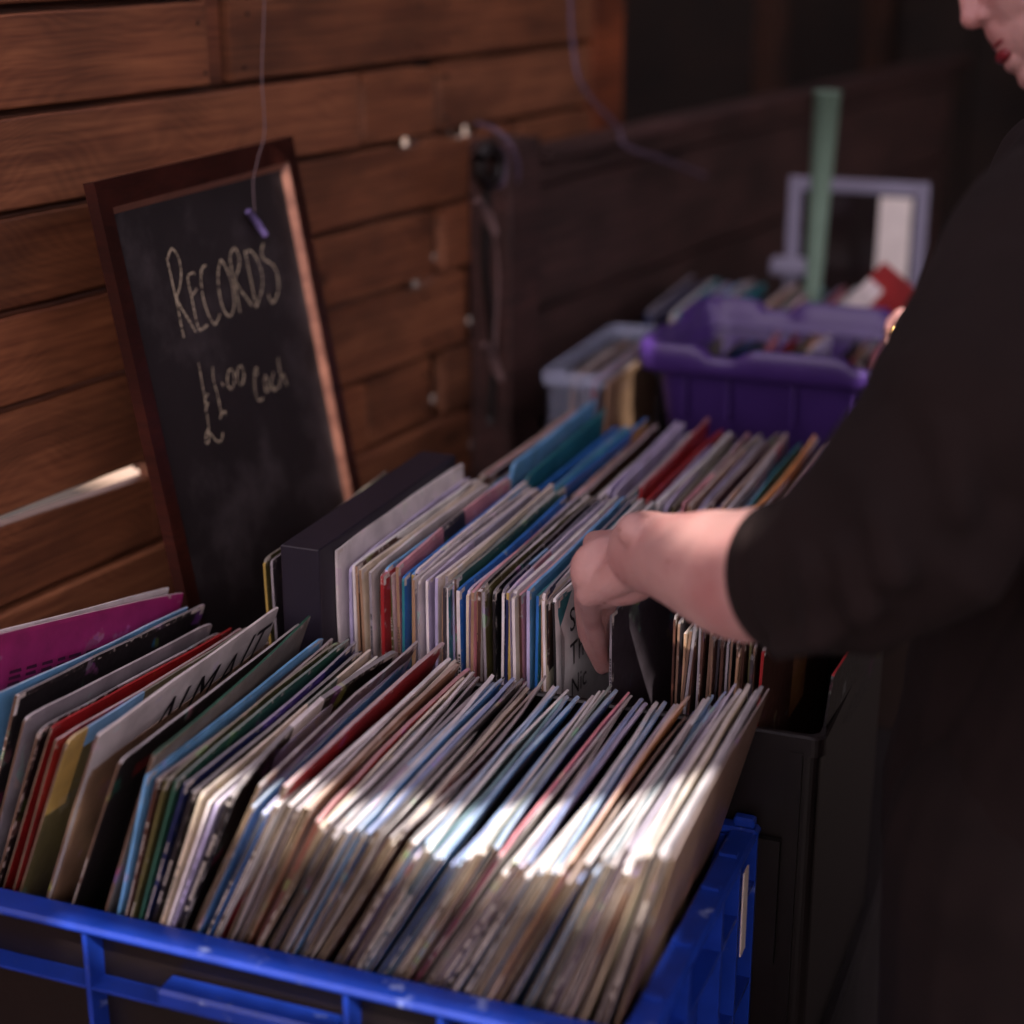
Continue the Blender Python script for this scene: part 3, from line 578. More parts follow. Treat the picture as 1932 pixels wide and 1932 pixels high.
def sleeve(x,y,z,c,t=.0035,lean=0,yaw=0,spine=None,W=.312,H=.314,art=None,bow=None,texts=None,wear=.5,pitch=0,mats=None,marks=None,top=None,opened=False,smudge=False):
    """one cardboard record sleeve; origin at the bottom of its front (spine) edge"""
    if top is None and not isinstance(spine,tuple) and c in ('blue','red','orange','yellow','light blue','teal') and rs.random()<.75: top=c; art=[] if art is None else art
    fc=lin(PAL[c]) if isinstance(c,str) else lin(c); sc=lin(PAL[spine]) if isinstance(spine,str) else (lin(spine) if spine else fc)
    tcol=lin(PAL[top]) if isinstance(top,str) else (lin(top) if top else fc)
    tmix=rs.uniform(.15,.5)+(.12 if isinstance(spine,tuple) else 0); lt=lin((216,208,210))  # top edges lightened, pale sky reflection put into their colour
    j=rs.uniform(.88,1.1); fc=tuple(min(.8,v*j) for v in fc)
    bow=rs.uniform(-.004,.004) if bow is None else bow
    ys=[0,.004,.012,.03,.07,.12,.18,.24,.285,.303,W-.001 if W>.305 else W]; ys=[v*W/.311 for v in ys]; zs=[0,.06,.13,.19,.235,.262,.280,.294,.304,.310,H]
    dx=[rs.uniform(-.0008,.0008) for _ in range(40)]
    cut=rs.uniform(.0005,.006) if rs.random()<.5 else .0006; cutb=rs.uniform(.0005,.006) if rs.random()<.4 else .0006
    m=MB()
    def P(side,i,k):
        yy,zz=ys[i],zs[k]; n_=len(ys)-1
        xx=bow*math.sin(math.pi*yy/W)*(.3+.7*zz/H)+.0012*noise.noise(Vector((yy*14,zz*9,x*77)))*(zz/H)
        if k==len(zs)-1 and i<=1: zz-=cut*(1 if i==0 else .35)
        if k==len(zs)-2 and i==0: zz-=cut*.3; 
        if i==0 and k==len(zs)-1: yy+=cut*.6
        if k==len(zs)-1 and i>=n_-1: zz-=cutb*(1 if i==n_ else .35)
        if i==n_ and k==len(zs)-1: yy-=cutb*.6
        if k==len(zs)-1: zz+=.0007*noise.noise(Vector((yy*60,x*50,1)))
        h=t/2
        if k>=len(zs)-1 or i==0 or i==n_: h*=.72
        return (xx+side*h+ (dx[i]*.4 if k==len(zs)-1 else 0),yy,zz)
    blocks=[]
    if art is None:
        for _ in range(rs.choice((0,1,1,2,3))):
            a0=rs.uniform(0,.25); a1=a0+rs.uniform(.02,.15); b1=rs.uniform(.27,.316); b0=b1-rs.uniform(.01,.12)
            blocks.append((a0,a1,b0,b1,lin(PAL[rs.choice(list(PAL))]),rs.uniform(.35,1)))
    else:
        for (a0,a1,b0,b1,cn) in art: blocks.append((a0,a1,b0,b1,lin(PAL[cn]) if isinstance(cn,str) else lin(cn),1))
    # finer grid for artwork
    def facecol(yy,zz):
        c_=fc
        for (a0,a1,b0,b1,k_,mixv) in blocks:
            if a0<=yy<=a1 and b0<=zz<=b1: c_=tuple(p*(1-mixv)+q*mixv for p,q in zip(c_,k_))
        return c_
    ny,nz=len(ys),len(zs)
    for i in range(ny-1):
        for k in range(nz-1):
            yc,zc=(ys[i]+ys[i+1])/2,(zs[k]+zs[k+1])/2
            wr=wear*(1 if (i==0 or i==ny-2 or k==nz-2) else (.35 if k>=nz-4 or i<=1 else 0))*(1.9 if (k>=nz-3 and (i<=1 or i>=ny-3)) else 1); fcx=(*facecol(yc,zc),wr)
            m.quad([P(1,i,k),P(1,i+1,k),P(1,i+1,k+1),P(1,i,k+1)],fcx); m.quad([P(-1,i,k),P(-1,i,k+1),P(-1,i+1,k+1),P(-1,i+1,k)],fcx)
    for i in range(ny-1):
        m.quad([P(1,i,nz-1),P(1,i+1,nz-1),P(-1,i+1,nz-1),P(-1,i,nz-1)],(*(tcol if top else tuple(p*(1-tmix)+q*tmix for p,q in zip(facecol((ys[i]+ys[i+1])/2,H-.002),lt))),wear*.6)); m.quad([P(1,i,0),P(-1,i,0),P(-1,i+1,0),P(1,i+1,0)],(*fc,.3))
    for k in range(nz-1):
        if opened:       # open side facing the camera: two card edges with the dark slot between them
            a,b,c_,d=[Vector(q) for q in (P(1,0,k),P(1,0,k+1),P(-1,0,k+1),P(-1,0,k))]; e_=min(.26,.0007/t); f1=a.lerp(d,e_),b.lerp(c_,e_); f2=a.lerp(d,1-e_),b.lerp(c_,1-e_); dp=Vector((0,.010,0))
            cc=(*(tuple(.5*p+.5*q for p,q in zip(sc,lin((190,160,130))))),wear)
            m.quad([a,b,f1[1],f1[0]],cc); m.quad([f2[0],f2[1],c_,d],cc)
            ic=(*lin((70,52,44)),0); m.quad([f1[0],f1[1],f1[1]+dp,f1[0]+dp],ic); m.quad([f2[0]+dp,f2[1]+dp,f2[1],f2[0]],ic); m.quad([f1[0]+dp,f1[1]+dp,f2[1]+dp,f2[0]+dp],ic)
        else: m.quad([P(1,0,k),P(1,0,k+1),P(-1,0,k+1),P(-1,0,k)],(*sc,wear*(.55 if k<nz-3 else 1)))
        m.quad([P(1,ny-1,k),P(-1,ny-1,k),P(-1,ny-1,k+1),P(1,ny-1,k+1)],(*sc,wear))
    # rows of tiny print on the spine
    if marks or (marks is None and rs.random()<.4 and t>.0028):
        zz=rs.uniform(.12,.2); dark=sum(sc)>.5
        while zz<.27:
            L=rs.uniform(.0012,.0032); xx=0
            m.quad([(t*.22,-.0003,zz),(t*.22,-.0003,zz+L),(-t*.22,-.0003,zz+L),(-t*.22,-.0003,zz)],(*(lin((30,26,30)) if dark else lin((190,180,170))),0)); zz+=L+rs.uniform(.0008,.0016)
            if rs.random()<.12: zz+=.006
            if rs.random()<.05: break
    if smudge:
        yy=.05
        while yy<.24:
            L=rs.uniform(.006,.02); hh=rs.uniform(.010,.016)
            for q_ in range(3):
                za=.262+q_*.006; m.quad([(t/2+.0012,yy,za),(t/2+.0012,yy+L,za),(t/2+.0012,yy+L*.9,za+.0035),(t/2+.0012,yy,za+.003)],(1,1,1,0),1)
            yy+=L+rs.uniform(.003,.010)
    if texts:
        for (txt,size,ty,tz,sh,mi) in texts:
            V,F=text_mesh(txt,size,sh); n=len(m.v)
            if mi=='spine':
                for v in V: m.v.append((v[1]-size*.33,-.0006,tz-v[0]))
                for f in F: m.f.append(tuple(n+q for q in f)); m.c.append((1,1,1,0)); m.m.append(1)
            else:
                for v in V:
                    yy,zz=ty+v[0],tz+v[1]; xx=bow*math.sin(math.pi*yy/W)*(.3+.7*zz/H)+.0012*noise.noise(Vector((yy*14,zz*9,x*77)))*(zz/H)
                    m.v.append((xx+t/2+.0012,yy,zz))
                for f in F: m.f.append(tuple(n+q for q in f)); m.c.append((1,1,1,0)); m.m.append(1)
    o=m.build('record_sleeve',mats or [M['card'],M['ink']]); o.location=(x,y,z); o.rotation_euler=(pitch,lean,yaw); return o
ordn=['','first','second','third','fourth','fifth','sixth','seventh','eighth','ninth','tenth','eleventh','twelfth','thirteenth','fourteenth','fifteenth','sixteenth','seventeenth','eighteenth','nineteenth','twentieth']
def ordw(n):
    if n<=20: return ordn[n]
    tens=['','','twenty','thirty','forty','fifty','sixty','seventy','eighty','ninety'][n//10]
    return tens[:-1]+'ieth' if n%10==0 else tens+'-'+ordn[n%10]
USED=set()
def label_row(lst,place,group,end='right end'):
    """lst: [(obj,colour name,special label or None)] from left to right"""
    n=len(lst); made=[]
    for i,(o,cn,sp) in enumerate(lst):
        if sp: lab=sp
        else:
            a=lst[i-1][1] if i>0 else None; b=lst[i+1][1] if i<n-1 else None
            if a and b: lab='%s sleeve in %s between a %s and a %s one'%(cn,place,a,b)
            elif b: lab='%s sleeve at the left end of the row in %s'%(cn,place)
            else: lab='%s sleeve at the right end of the row in %s'%(cn,place)
        made.append(lab)
    for i,(o,cn,sp) in enumerate(lst):
        lab=made[i]
        if made.count(lab)>1 or lab in USED:
            k=n-i; lab='%s sleeve in %s, %s from the right, next to a %s one'%(cn,place,ordw(k),lst[min(i+1,n-1)][1] if i<n-1 else lst[i-1][1])
        USED.add(lab); tag(o,lab,'record sleeve',group)

# --- row 2 (upright, in focus)
Z2=ZC-.917
row=[]
bx=empty('boxed_set',(-.757,1.43,Z2)); tag(bx,'thick dark navy slipcase box standing at the left end of the second row','box')
m=MB(); m.box((-.021,-.038,.001),(.021,.300,.345),bev=.0012); b_=m.build('case',mat('navy_card',(28,22,36),.5,noise_amt=.12,noise_scale=50),bx); 
for (x_,c_,sp_,l_) in ((-.812,'olive','yellow','olive sleeve with yellow spine left of the navy slipcase box'),(-.804,'dark grey','grey','dark grey sleeve squeezed against the left side of the navy slipcase box')):
    o=sleeve(x_,1.43,Z2-.002,c_,.0035,lean=R(-1),yaw=R(2),spine=sp_,art=[]); row.append((o,c_,l_))
seq=[('white',.003,'white',None),('lilac',.0035,'lilac',None),('grey',.003,'grey',None),('white',.003,'white',None),('brown',.003,'tan',None),('tan',.004,'tan',None),('cream',.003,'tan',None),('white',.003,'grey',None),
('brown',.0025,'brown',None),('white',.003,'tan',None),('red',.004,'red',None),('light blue',.003,'lilac',None),('white',.003,'olive',None),('pink',.0035,'tan',None),('blue',.003,'teal',None),('light blue',.003,'yellow',None),('white',.003,'grey',None),
('grey',.0035,'tan',None),('lilac',.003,'dark grey',None),('white',.0032,'grey',None),('lilac',.003,'white',None),('white',.0035,'lilac',None),('cream',.003,'grey',None),('brown',.0035,'tan',None),('black',.003,'dark grey',None),('teal',.003,'white',None),('white',.0035,'lilac',None),
('green',.003,'brown',None),('blue',.004,'white',None),('lilac',.003,'cream',None),('pink',.0035,'tan',None),('white',.004,'brown',None),('tan',.003,'tan',None),('black',.004,'brown',None),('olive',.003,'grey',None),('black',.003,'black',None),('navy',.003,'white',None),('black',.003,'navy',None),
('white',.0045,'grey',None),('lilac',.003,'yellow',None),('cream',.0035,'white',None),('pink',.003,'brown',None),('light blue',.0035,'lilac',None),('teal',.003,'blue',None),('navy',.003,'white',None),('brown',.003,'black',None),('white',.0035,'tan',None),('cream',.003,'white',None),('teal',.003,'navy',None)]
X=-.7335; tot=sum(s[1] for s in seq); gap=(-.505-X-tot)/len(seq)
for i,(c,t,sp,_) in enumerate(seq):
    t=t+gap*.55; X+=t/2
    sc=None
    kw={}
    if i==0: kw=dict(texts=[('-/--',.03,.21,.276,0,1),('---',.03,.215,.262,0,1)],art=[])
    if i==13: kw=dict(art=[(.11,.17,.2,.32,'dark grey')])
    o=sleeve(X,1.425+rs.uniform(-.006,.010),Z2+rs.uniform(-.004,.006)+(.02 if i==0 else 0)+(.004 if i in(13,38) else 0),c,t,lean=R(rs.uniform(-.5,.9)+1.0*math.sin(i*.9)),yaw=R(rs.uniform(-1.2,1.0)),spine=sp,wear=.75,**kw)
    row.append((o,c,'white sleeve with dark print leaning on the navy slipcase box' if i==0 else ('pink sleeve with a dark grey square printed on it in the second row' if i==13 else None)))
    X+=t/2+gap*.45*rs.uniform(.6,1.4)
o=sleeve(-.4995,1.424,Z2+.002,'white',.0035,lean=R(-1.5),yaw=R(-.8),spine='black',bow=.004,art=[(.0,.001,0,.001,'white')],wear=.3,texts=[('Song',.034,.030,.268,.0,1),('The St',.034,.030,.232,0,1),('Nic',.030,.032,.198,0,1),('SONG TO',.0042,0,.19,0,'spine')],marks=False)
row.append((o,'white','white sleeve lettered Song and The St, facing the hand'))
m=MB()
for k in range(9): a=.018+k*.0; m.box((0,0,0),(0,0,0)) if False else None
for k in range(8): # ruled panel printed beside the lettering
    r0=k*.0022
    for (ya,yb,za,zb) in ((.006+r0*.6,.0066+r0*.6,.20+r0*2,.285-r0),): m.quad([(.0042,ya,za),(.0042,yb,za),(.0042,yb,zb),(.0042,ya,zb)])
m.build('printed_panel',M['ink'],o)
o=sleeve(-.4475,1.422,Z2-.004,'dark grey',.0032,lean=R(-.6),yaw=R(-7),spine='grey',wear=.8,marks=True,art=[]); row.append((o,'dark grey','lone dark grey sleeve standing just right of the hand with worn spine'))
o=sleeve(-.452,1.45,Z2-.02,'brown',.003,lean=R(14),yaw=R(-3),wear=.5,art=[],marks=False); row.append((o,'brown','brown sleeve leaning right in the gap under the wrist'))
o=sleeve(-.436,1.46,Z2-.02,'black',.003,lean=R(10),yaw=R(-3),wear=.5,art=[],marks=False); row.append((o,'black','black sleeve leaning right in the gap under the wrist'))
X=-.402
seq=['black','grey','brown','dark grey','tan','brown','black','brown','grey','brown','tan','dark grey','brown','brown','grey','black','tan','brown','brown','dark grey','olive','brown','brown']  # darker colours chosen to carry the arm's shadow over these sleeves
for i,c in enumerate(seq):
    t=rs.uniform(.0024,.0038); o=sleeve(X,1.428+rs.uniform(-.006,.008),Z2+rs.uniform(-.012,.002)-.0009*i,c,t,lean=R(5 if i<2 else rs.uniform(0,2)),yaw=R(rs.uniform(-1.5,1)),spine='red' if i==len(seq)-1 else (None if i%3 else (120,92,76)),wear=.6)
    row.append((o,c,'brown sleeve with a rust red spine at the right end of the second row' if i==len(seq)-1 else None)); X+=t+rs.uniform(.0003,.0014)
o=sleeve(-.272,1.432,Z2-.035,'black',.003,lean=R(5),yaw=R(-1),wear=.1,art=[],top='red'); row.append((o,'black','black sleeve with a red top edge by the right wall of the black crate'))
label_row(row,'the second row','records upright in the black crate')
# --- row 1 (leaning, nearest)
row=[]; Z1=ZC-.957
spec=[ # x at top, colour, lean, extra
]
def add1(xt,c,lean,t=.0032,dy=0,dz=0,lab=None,**k):
    xb=xt-math.sin(R(lean))*.314
    if xb<-.975: xb=-.975; lean=math.degrees(math.asin(min(.9,(xt-xb)/.314)))
    if xb>-.326: xb=-.326; lean=math.degrees(math.asin(max(0,(xt-xb)/.314)))
    o=sleeve(xb,1.066+dy,Z1+dz+.002,c,t,lean=R(lean),wear=k.pop('wear',.7),**k); row.append((o,c,lab)); return o
filmo=sleeve(-.965,1.070,Z1+.020,'cream',.0016,lean=R(2),yaw=R(-3),mats=[M['film'],M['ink']],art=[],wear=0,marks=False,pitch=R(-6)); row.append((filmo,'clear','empty clear plastic sleeve at the left end of the blue crate'))
PT=R(-6)
def addb(xb_,c,dy,dz,yaw,lean=None,lab=None,**k):      # placed by where the far top corner shows
    lean_=(lean if lean is not None else 6)+7; xt=xb_+.312*math.sin(R(yaw)); xb=xt-math.sin(R(lean_))*.314
    if xb<-.985: xb=-.985
    lean_=math.degrees(math.asin((xt-xb)/.314)) if abs(xt-xb)<.3 else lean_
    o=sleeve(xb,1.066+dy,Z1+dz+.002,c,k.pop('t',.003),spine=k.pop('spine',(98,76,62)),lean=R(lean_),yaw=R(yaw),wear=k.pop('wear',.5),pitch=k.pop('pitch',PT),**k); row.append((o,c if isinstance(c,str) else 'grey',lab)); return o
addb(-.930,'white',.002,.056,-4,3,pitch=R(-11),lab='white inner sleeve behind the magenta one in the blue crate',art=[])
addb(-.914,'magenta',.004,.058,-5,4,pitch=R(-12),lab='magenta sleeve with faint dark lettering near the left end of the blue crate',art=[],mats=[M['card'],M['ink_red']],smudge=True)
addb(-.896,'light blue',.012,.020,-2.5,8,art=[],wear=.3)
addb(-.880,'black',.020,.024,-1.5,9,t=.004,lab='black sleeve with a torn white corner near the left end of the blue crate',art=[(.0,.008,.29,.32,'white')],wear=.8)
addb(-.862,'grey',.006,.014,-1.5,10,art=[]); addb(-.850,'black',.004,.008,-1,11,art=[(.1,.25,.30,.32,'grey')],wear=1.0)
addb(-.840,'red',.008,.012,-1,12,art=[],top='red'); addb(-.824,'red',.002,.010,-1,12,art=[],pitch=R(-4))
addb(-.815,'olive',0,.014,-.5,13,t=.003,pitch=R(-4),lab='olive sleeve with yellow and blue corner beside the red pair in the blue crate',art=[(.0,.05,.24,.315,'yellow'),(.05,.10,.295,.315,'light blue')])
addb(-.790,'tan',0,-.004,0,13,pitch=R(-2))
addb(-.776,'white',0,.034,0,14,t=.003,pitch=R(-1),lab='white sleeve with tall black slanted letters in the blue crate',art=[],texts=[('AI',.055,.095,.256,.4,1),('M',.055,.155,.256,.4,1),('A',.05,.208,.258,.4,1),('IT',.05,.25,.266,.4,1)],wear=.2,bow=0)
addb(-.752,'black',0,.020,0,15,pitch=0); addb(-.742,(140,130,120),-.002,.024,3.5,13,pitch=0,art=[],lab='pale green edged sleeve right of the white lettered one in the blue crate',top='green')
add1(-.727,'light blue',16,dz=.0,top='light blue'); add1(-.717,'brown',17); add1(-.709,'olive',18,dz=.002); add1(-.700,'green',18,dz=.004); add1(-.692,'navy',19,dz=.004); add1(-.685,'black',20,t=.004); add1(-.677,'cream',20); add1(-.670,'white',21,dz=-.004)
add1(-.663,'lilac',22,dz=-.002)
add1(-.650,'black',23,t=.006,dz=.010,lab='thick black wrinkled sleeve with torn film near the left of the blue crate',bow=-.012,art=[(.13,.16,.29,.32,'white')],wear=1.0)
X=-.636
seq=['lilac','light blue','brown','lilac','blue','white','red','white','grey','cream','tan','red','cream','black','white','grey','dark grey','light blue','white','light blue','white','blue','white','black','dark grey','tan','cream','brown','black','white','purple',
'light blue','light blue','white','teal','light blue','light blue','blue','light blue','light blue','white','white','white','cream','green','light blue','white','magenta','white','white','lilac','blue','white','light blue','white','cream','light blue','white','lilac','tan','orange','blue','white','light blue','white','light blue','teal','white','dark grey','white','lilac','white','purple','white','cream','white','grey','tan']
pit=[(.0028 if rs.random()<.6 else rs.uniform(.0040,.0075)) for _ in seq]; cum=[sum(pit[:i_])/sum(pit[:-1]) for i_ in range(len(seq))]
n=len(seq); span=(-.288-X)
lastlean=24
for i,c in enumerate(seq):
    u=cum[i]; t=max(.0022,min(.0046,(cum[min(i+1,n-1)]-u)*span*.9)); X_=X+span*u
    lean=24+5*math.sin(u*3.0)-9*max(0,u-.7)/.3+1.2*math.sin(i*.55)
    kw={}
    lab=None
    if c=='magenta': kw=dict(top='pink',art=[])
    if i==len(seq)-1: kw=dict(art=[(0,.32,0,.32,(118,90,76))],wear=.3); lab='tan faced outermost sleeve at the right end of the blue crate'
    tall=.0
    if i in (2,6,14,23,44,47,60,70): tall=.012
    if i==27: lab='tan sleeve with a curled torn flap in the middle of the blue crate'; kw=dict(wear=1.0,bow=.008); tall=.010
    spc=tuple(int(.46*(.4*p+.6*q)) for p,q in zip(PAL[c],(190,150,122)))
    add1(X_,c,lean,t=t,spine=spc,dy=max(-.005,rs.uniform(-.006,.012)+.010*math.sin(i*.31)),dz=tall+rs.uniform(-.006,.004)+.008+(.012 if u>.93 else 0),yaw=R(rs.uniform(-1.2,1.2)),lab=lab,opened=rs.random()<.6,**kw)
label_row(row,'the blue crate','records leaning in the blue crate')
# --- row 3
row=[]; Z3=ZC-.938; X=-.795
seq=['black','brown','dark grey','tan','brown','red','tan','pink','black','olive','blue','light blue','white','green','teal','blue','teal','light blue','teal','yellow','blue','tan','pink','brown','olive','black','white','lilac','lilac','white','dark grey','teal','red','red','lilac','white','lilac','olive','grey','pink','tan','lilac','grey','brown','purple','tan','grey','light blue','teal','orange','orange','white','tan','pink','lilac','green','light blue','white','white','grey','cream','tan']
n=len(seq)
for i,c in enumerate(seq):
    u=i/(n-1); xt=-.775+.455*u; lean=14*(1-u)**2+3+3*math.sin(i*.4); xb=max(-.818,xt-math.sin(R(lean))*.314)
    lab='blue sleeve with a yellow far corner in the third row' if (c=='blue' and i==20) else None
    o=sleeve(xb,1.79+rs.uniform(-.006,.01),Z3+.026*max(0,1-i/14)+rs.uniform(-.008,.010)+(.016 if i in(11,14,20,27,32,56) else 0),c,rs.uniform(.0035,.0055),lean=R(lean),yaw=R(rs.uniform(-1.5,1.5)),wear=.5,art=[(.24,.32,.28,.32,'yellow')] if lab else None,marks=False)
    row.append((o,c,lab))
label_row(row,'the third row','records in the third row crate')
o=sleeve(-.372,1.80,Z3+.035,'white',.002,lean=R(2),yaw=R(-6),art=[],wear=.2,marks=False); tag(o,'white divider card standing tall above the third row by the sleeve','divider card')
# --- purple tub records
row=[]
for i,c in enumerate(['olive','black','navy','blue','dark grey','teal','pink','red','tan','pink','green','white','lilac','black','tan','orange','black','white','pink','cream','tan','grey']):
    xt=-.60+.29*i/21; o=sleeve(xt-.02,2.255,pz+.004,c,.005,lean=R(5+4*math.sin(i)),yaw=R(rs.uniform(-3,3)),W=.20,H=.20,wear=.5,marks=False)
    o.scale=(1,1.0,.62 if i<6 else .67); row.append((o,c,None))
label_row(row,'the purple tub','records in the purple tub')
# --- clear tub
row=[]
for i,c in enumerate(['black','tan','brown','grey','red','brown','tan']):
    o=sleeve(-.772+i*.010,2.165,ZC-.872,c,.005,lean=R(3),W=.28,wear=.4,marks=False); o.scale=(1,.9,.9); row.append((o,c,None))
label_row(row,'the clear tub','records in the clear tub')
# --- far crate
row=[]
for i,c in enumerate(['navy','navy','lilac','white','teal','light blue','teal','tan','grey','blue','navy','green','tan','teal','pink','brown','purple','red','white','teal','red','dark grey','tan','white','blue','red','grey','cream']):
    o=sleeve(-.822+i*.0165,2.58,ZC-.895,c,rs.uniform(.006,.010),lean=R(rs.uniform(4,14)),yaw=R(rs.uniform(-3,3)),wear=.4,marks=False); row.append((o,c,None))
label_row(row,'the far crate','records in the far crate')
o=sleeve(-.515,2.62,ZC-.83,'red',.004,wear=.1,art=[(.0,.05,.10,.28,'white')],marks=False,bow=0)
RM=Matrix.Rotation(R(38),4,'Y')@Matrix.Rotation(R(-90),4,'Z'); tgt=dep(1668,492,2.62); LR=RM@Vector((0,0,.314)); o.matrix_world=Matrix.Translation(tgt-LR)@RM
tag(o,'bright red sleeve tilted corner up in front of the white frame','record sleeve')

# ------------------------------------------------------------------ white framed picture and green tube at the far end
fx0,fx1,fz0,fz1=-.640,-.402,-.80,-.418
fr=empty('picture_frame',((fx0+fx1)/2,3.0,ZC-.80)); tag(fr,'white framed dark panel standing behind the far crate','picture frame')
fr.location.z=ZC-1.058
m=MB(); 
for (a,b) in (((fx0,2.985,-1.057),(fx0+.022,3.0,fz1)),((fx1-.020,2.985,-1.057),(fx1,3.0,fz1)),((fx0+.0222,2.986,fz1-.022),(fx1-.0202,2.999,fz1-.0002)),((fx0+.0222,2.986,-1.056),(fx1-.0202,2.999,-1.03))):
    lbox(m,fr,(a[0],a[1],a[2]+ZC),(b[0],b[1],b[2]+ZC),bev=.002)
m.build('frame',M['white_paint'],fr)
m=MB(); lbox(m,fr,(fx0+.0225,2.990,ZC-1.0295),(fx1-.0205,2.995,ZC+fz1-.0225)); m.build('glass',M['dark_glass'],fr)
m=MB(); lbox(m,fr,(fx1-.080,2.982,ZC-.66),(fx1-.026,2.9895,ZC+fz1-.026)); m.build('white_card',M['white_card'],fr)
m=MB(); m.tube([(-.555,2.80,.655),(-.553,2.80,.9),(-.549,2.80,1.1),(-.546,2.80,ZC-.258)],[.013,.013,.016,.0215],20)
m.tube([(-.546,2.80,ZC-.2579),(-.546,2.80,ZC-.255)],[.0225,.0225],20)
# stands inside the far crate
tag(m.build('green_tube',M['green_tube'],None,True),'pale green upright tube widening to its top, before the white frame','tube')
m=MB(); m.box((-.66,2.955,ZC-.585),(-.585,2.98,ZC-.555),bev=.004); o=m.build('pale_block',M['white_paint']); tag(o,'small pale block beside the foot of the white frame','block')

# ------------------------------------------------------------------ person reaching in
pe=empty('person',(.08,1.37,0)); tag(pe,'person in a black three-quarter sleeve top bending over to flick through the records','person')
def O(v): return Vector(v)-pe.location
def cap(mm,a,b,ra,rb,**k): mm.capsule(O(a),O(b),ra,rb,**k)
wr=dep(1214,1040,1.455); mid=dep(1400,1086,1.33); el=dep(1610,1075,1.22); sh=dep(2015,500,1.25)
m=MB()
# forearm: slightly flattened at the wrist
side=(CU*.93+CF*.3)
def sring(c_,axis,ru,rf,n=40,ph=0,wob=.0):
    a=(CU-axis*axis.dot(CU)).normalized(); b=axis.cross(a); out=[]
    for k in range(n):
        t=2*math.pi*k/n; w_=1+wob*math.sin(3*t+ph)+wob*.6*math.sin(7*t+ph*2)
        out.append(O(c_+a*math.cos(t)*ru*w_+b*math.sin(t)*rf*w_))
    return out
ctrl=[(wr-(mid-wr).normalized()*.03,.016,.014),(wr-(mid-wr).normalized()*.018,.029,.024),(wr,.0345,.027),(wr.lerp(mid,.2),.0355,.030),(wr.lerp(mid,.45),.0400,.036),(wr.lerp(mid,.7),.0465,.042),(mid,.0510,.046),(mid.lerp(el,.35),.0520,.047),(mid.lerp(el,.8),.050,.046),(el,.046,.044)]
cp=smooth_path([Vector((c_[1],c_[2],0)) for c_ in ctrl],5); pp=smooth_path([c_[0] for c_ in ctrl],5)
m.loft([sring(pp[i],(pp[min(i+1,len(pp)-1)]-pp[max(i-1,0)]).normalized(),cp[i].x,cp[i].y) for i in range(len(pp))])
cap(m,el,sh,.047,.056)
ul=dep(1200,1000,1.425); m.ellipsoid(O(ul),(CR*.017,CU*.015,CF*.015))        # wrist bone

# hand: palm block, four fingers and thumb
kn=[dep(1112,1120,1.505),dep(1104,1088,1.535),dep(1107,1056,1.562),dep(1124,1026,1.588)]      # pinky .. index knuckles
for i,k in enumerate(kn):
    a=wr.lerp(dep(1205,1080-12*i,1.47),.5); cap(m,a,k,.021,.0125,seg=16)
m.ellipsoid(O(dep(1165,1075,1.50)),(CR*.042,CU*.032,CF*.020)); m.ellipsoid(O(dep(1140,1085,1.53)),(CR*.03,CU*.030,CF*.026))
j1=[dep(1117,1170,1.58),dep(1106,1156,1.605),dep(1102,1130,1.63),dep(1104,1100,1.645)]
j2=[dep(1128,1216,1.63),dep(1116,1213,1.64),dep(1108,1195,1.655),dep(1110,1165,1.655)]
j3=[dep(1146,1256,1.665),dep(1136,1258,1.67),dep(1130,1240,1.68),dep(1130,1212,1.675)]
for i in range(4):
    r0=(.0090,.0098,.0102,.0100)[i]; cap(m,kn[i],j1[i],.0112,r0,seg=14); cap(m,j1[i],j2[i],r0,r0*.93,seg=14); cap(m,j2[i],j3[i],r0*.93,r0*.80,seg=14)
t0=dep(1180,1080,1.55); t1=dep(1145,1125,1.60); t2=dep(1132,1170,1.63); t3=dep(1134,1215,1.64)
cap(m,t0,t1,.018,.0135,seg=14); cap(m,t1,t2,.0125,.0110,seg=14); cap(m,t2,t3,.0108,.0085,seg=14)
for i in range(4):                                                 # tendons
    cap(m,dep(1180,1040+10*i,1.452+.010*i),kn[i]+CU*.004-CF*.005,.0066,.0082,seg=8)
# right arm and hand, far side, holding the purple rim
shr=dep(2010,350,1.66); elr=dep(1850,640,1.95); wrr=dep(1740,640,2.13)
cap(m,shr,elr,.052,.042); cap(m,elr,wrr,.042,.029)
hr=dep(1700,612,2.20); cap(m,wrr,hr,.026,.018,sq=(1,.9))
for i in range(4):
    a=dep(1702+5*i,600+4*i,2.17+.020*i); b=dep(1686+4*i,612+4*i,2.18+.020*i); c_=dep(1682+4*i,645+3*i,2.18+.018*i); cap(m,a,b,.0125,.0105,seg=14); cap(m,b,c_,.0105,.0085,seg=14)
cap(m,dep(1715,625,2.16),dep(1700,650,2.13),.012,.010,seg=14); cap(m,dep(1700,650,2.13),dep(1690,668,2.13),.010,.008,seg=14)
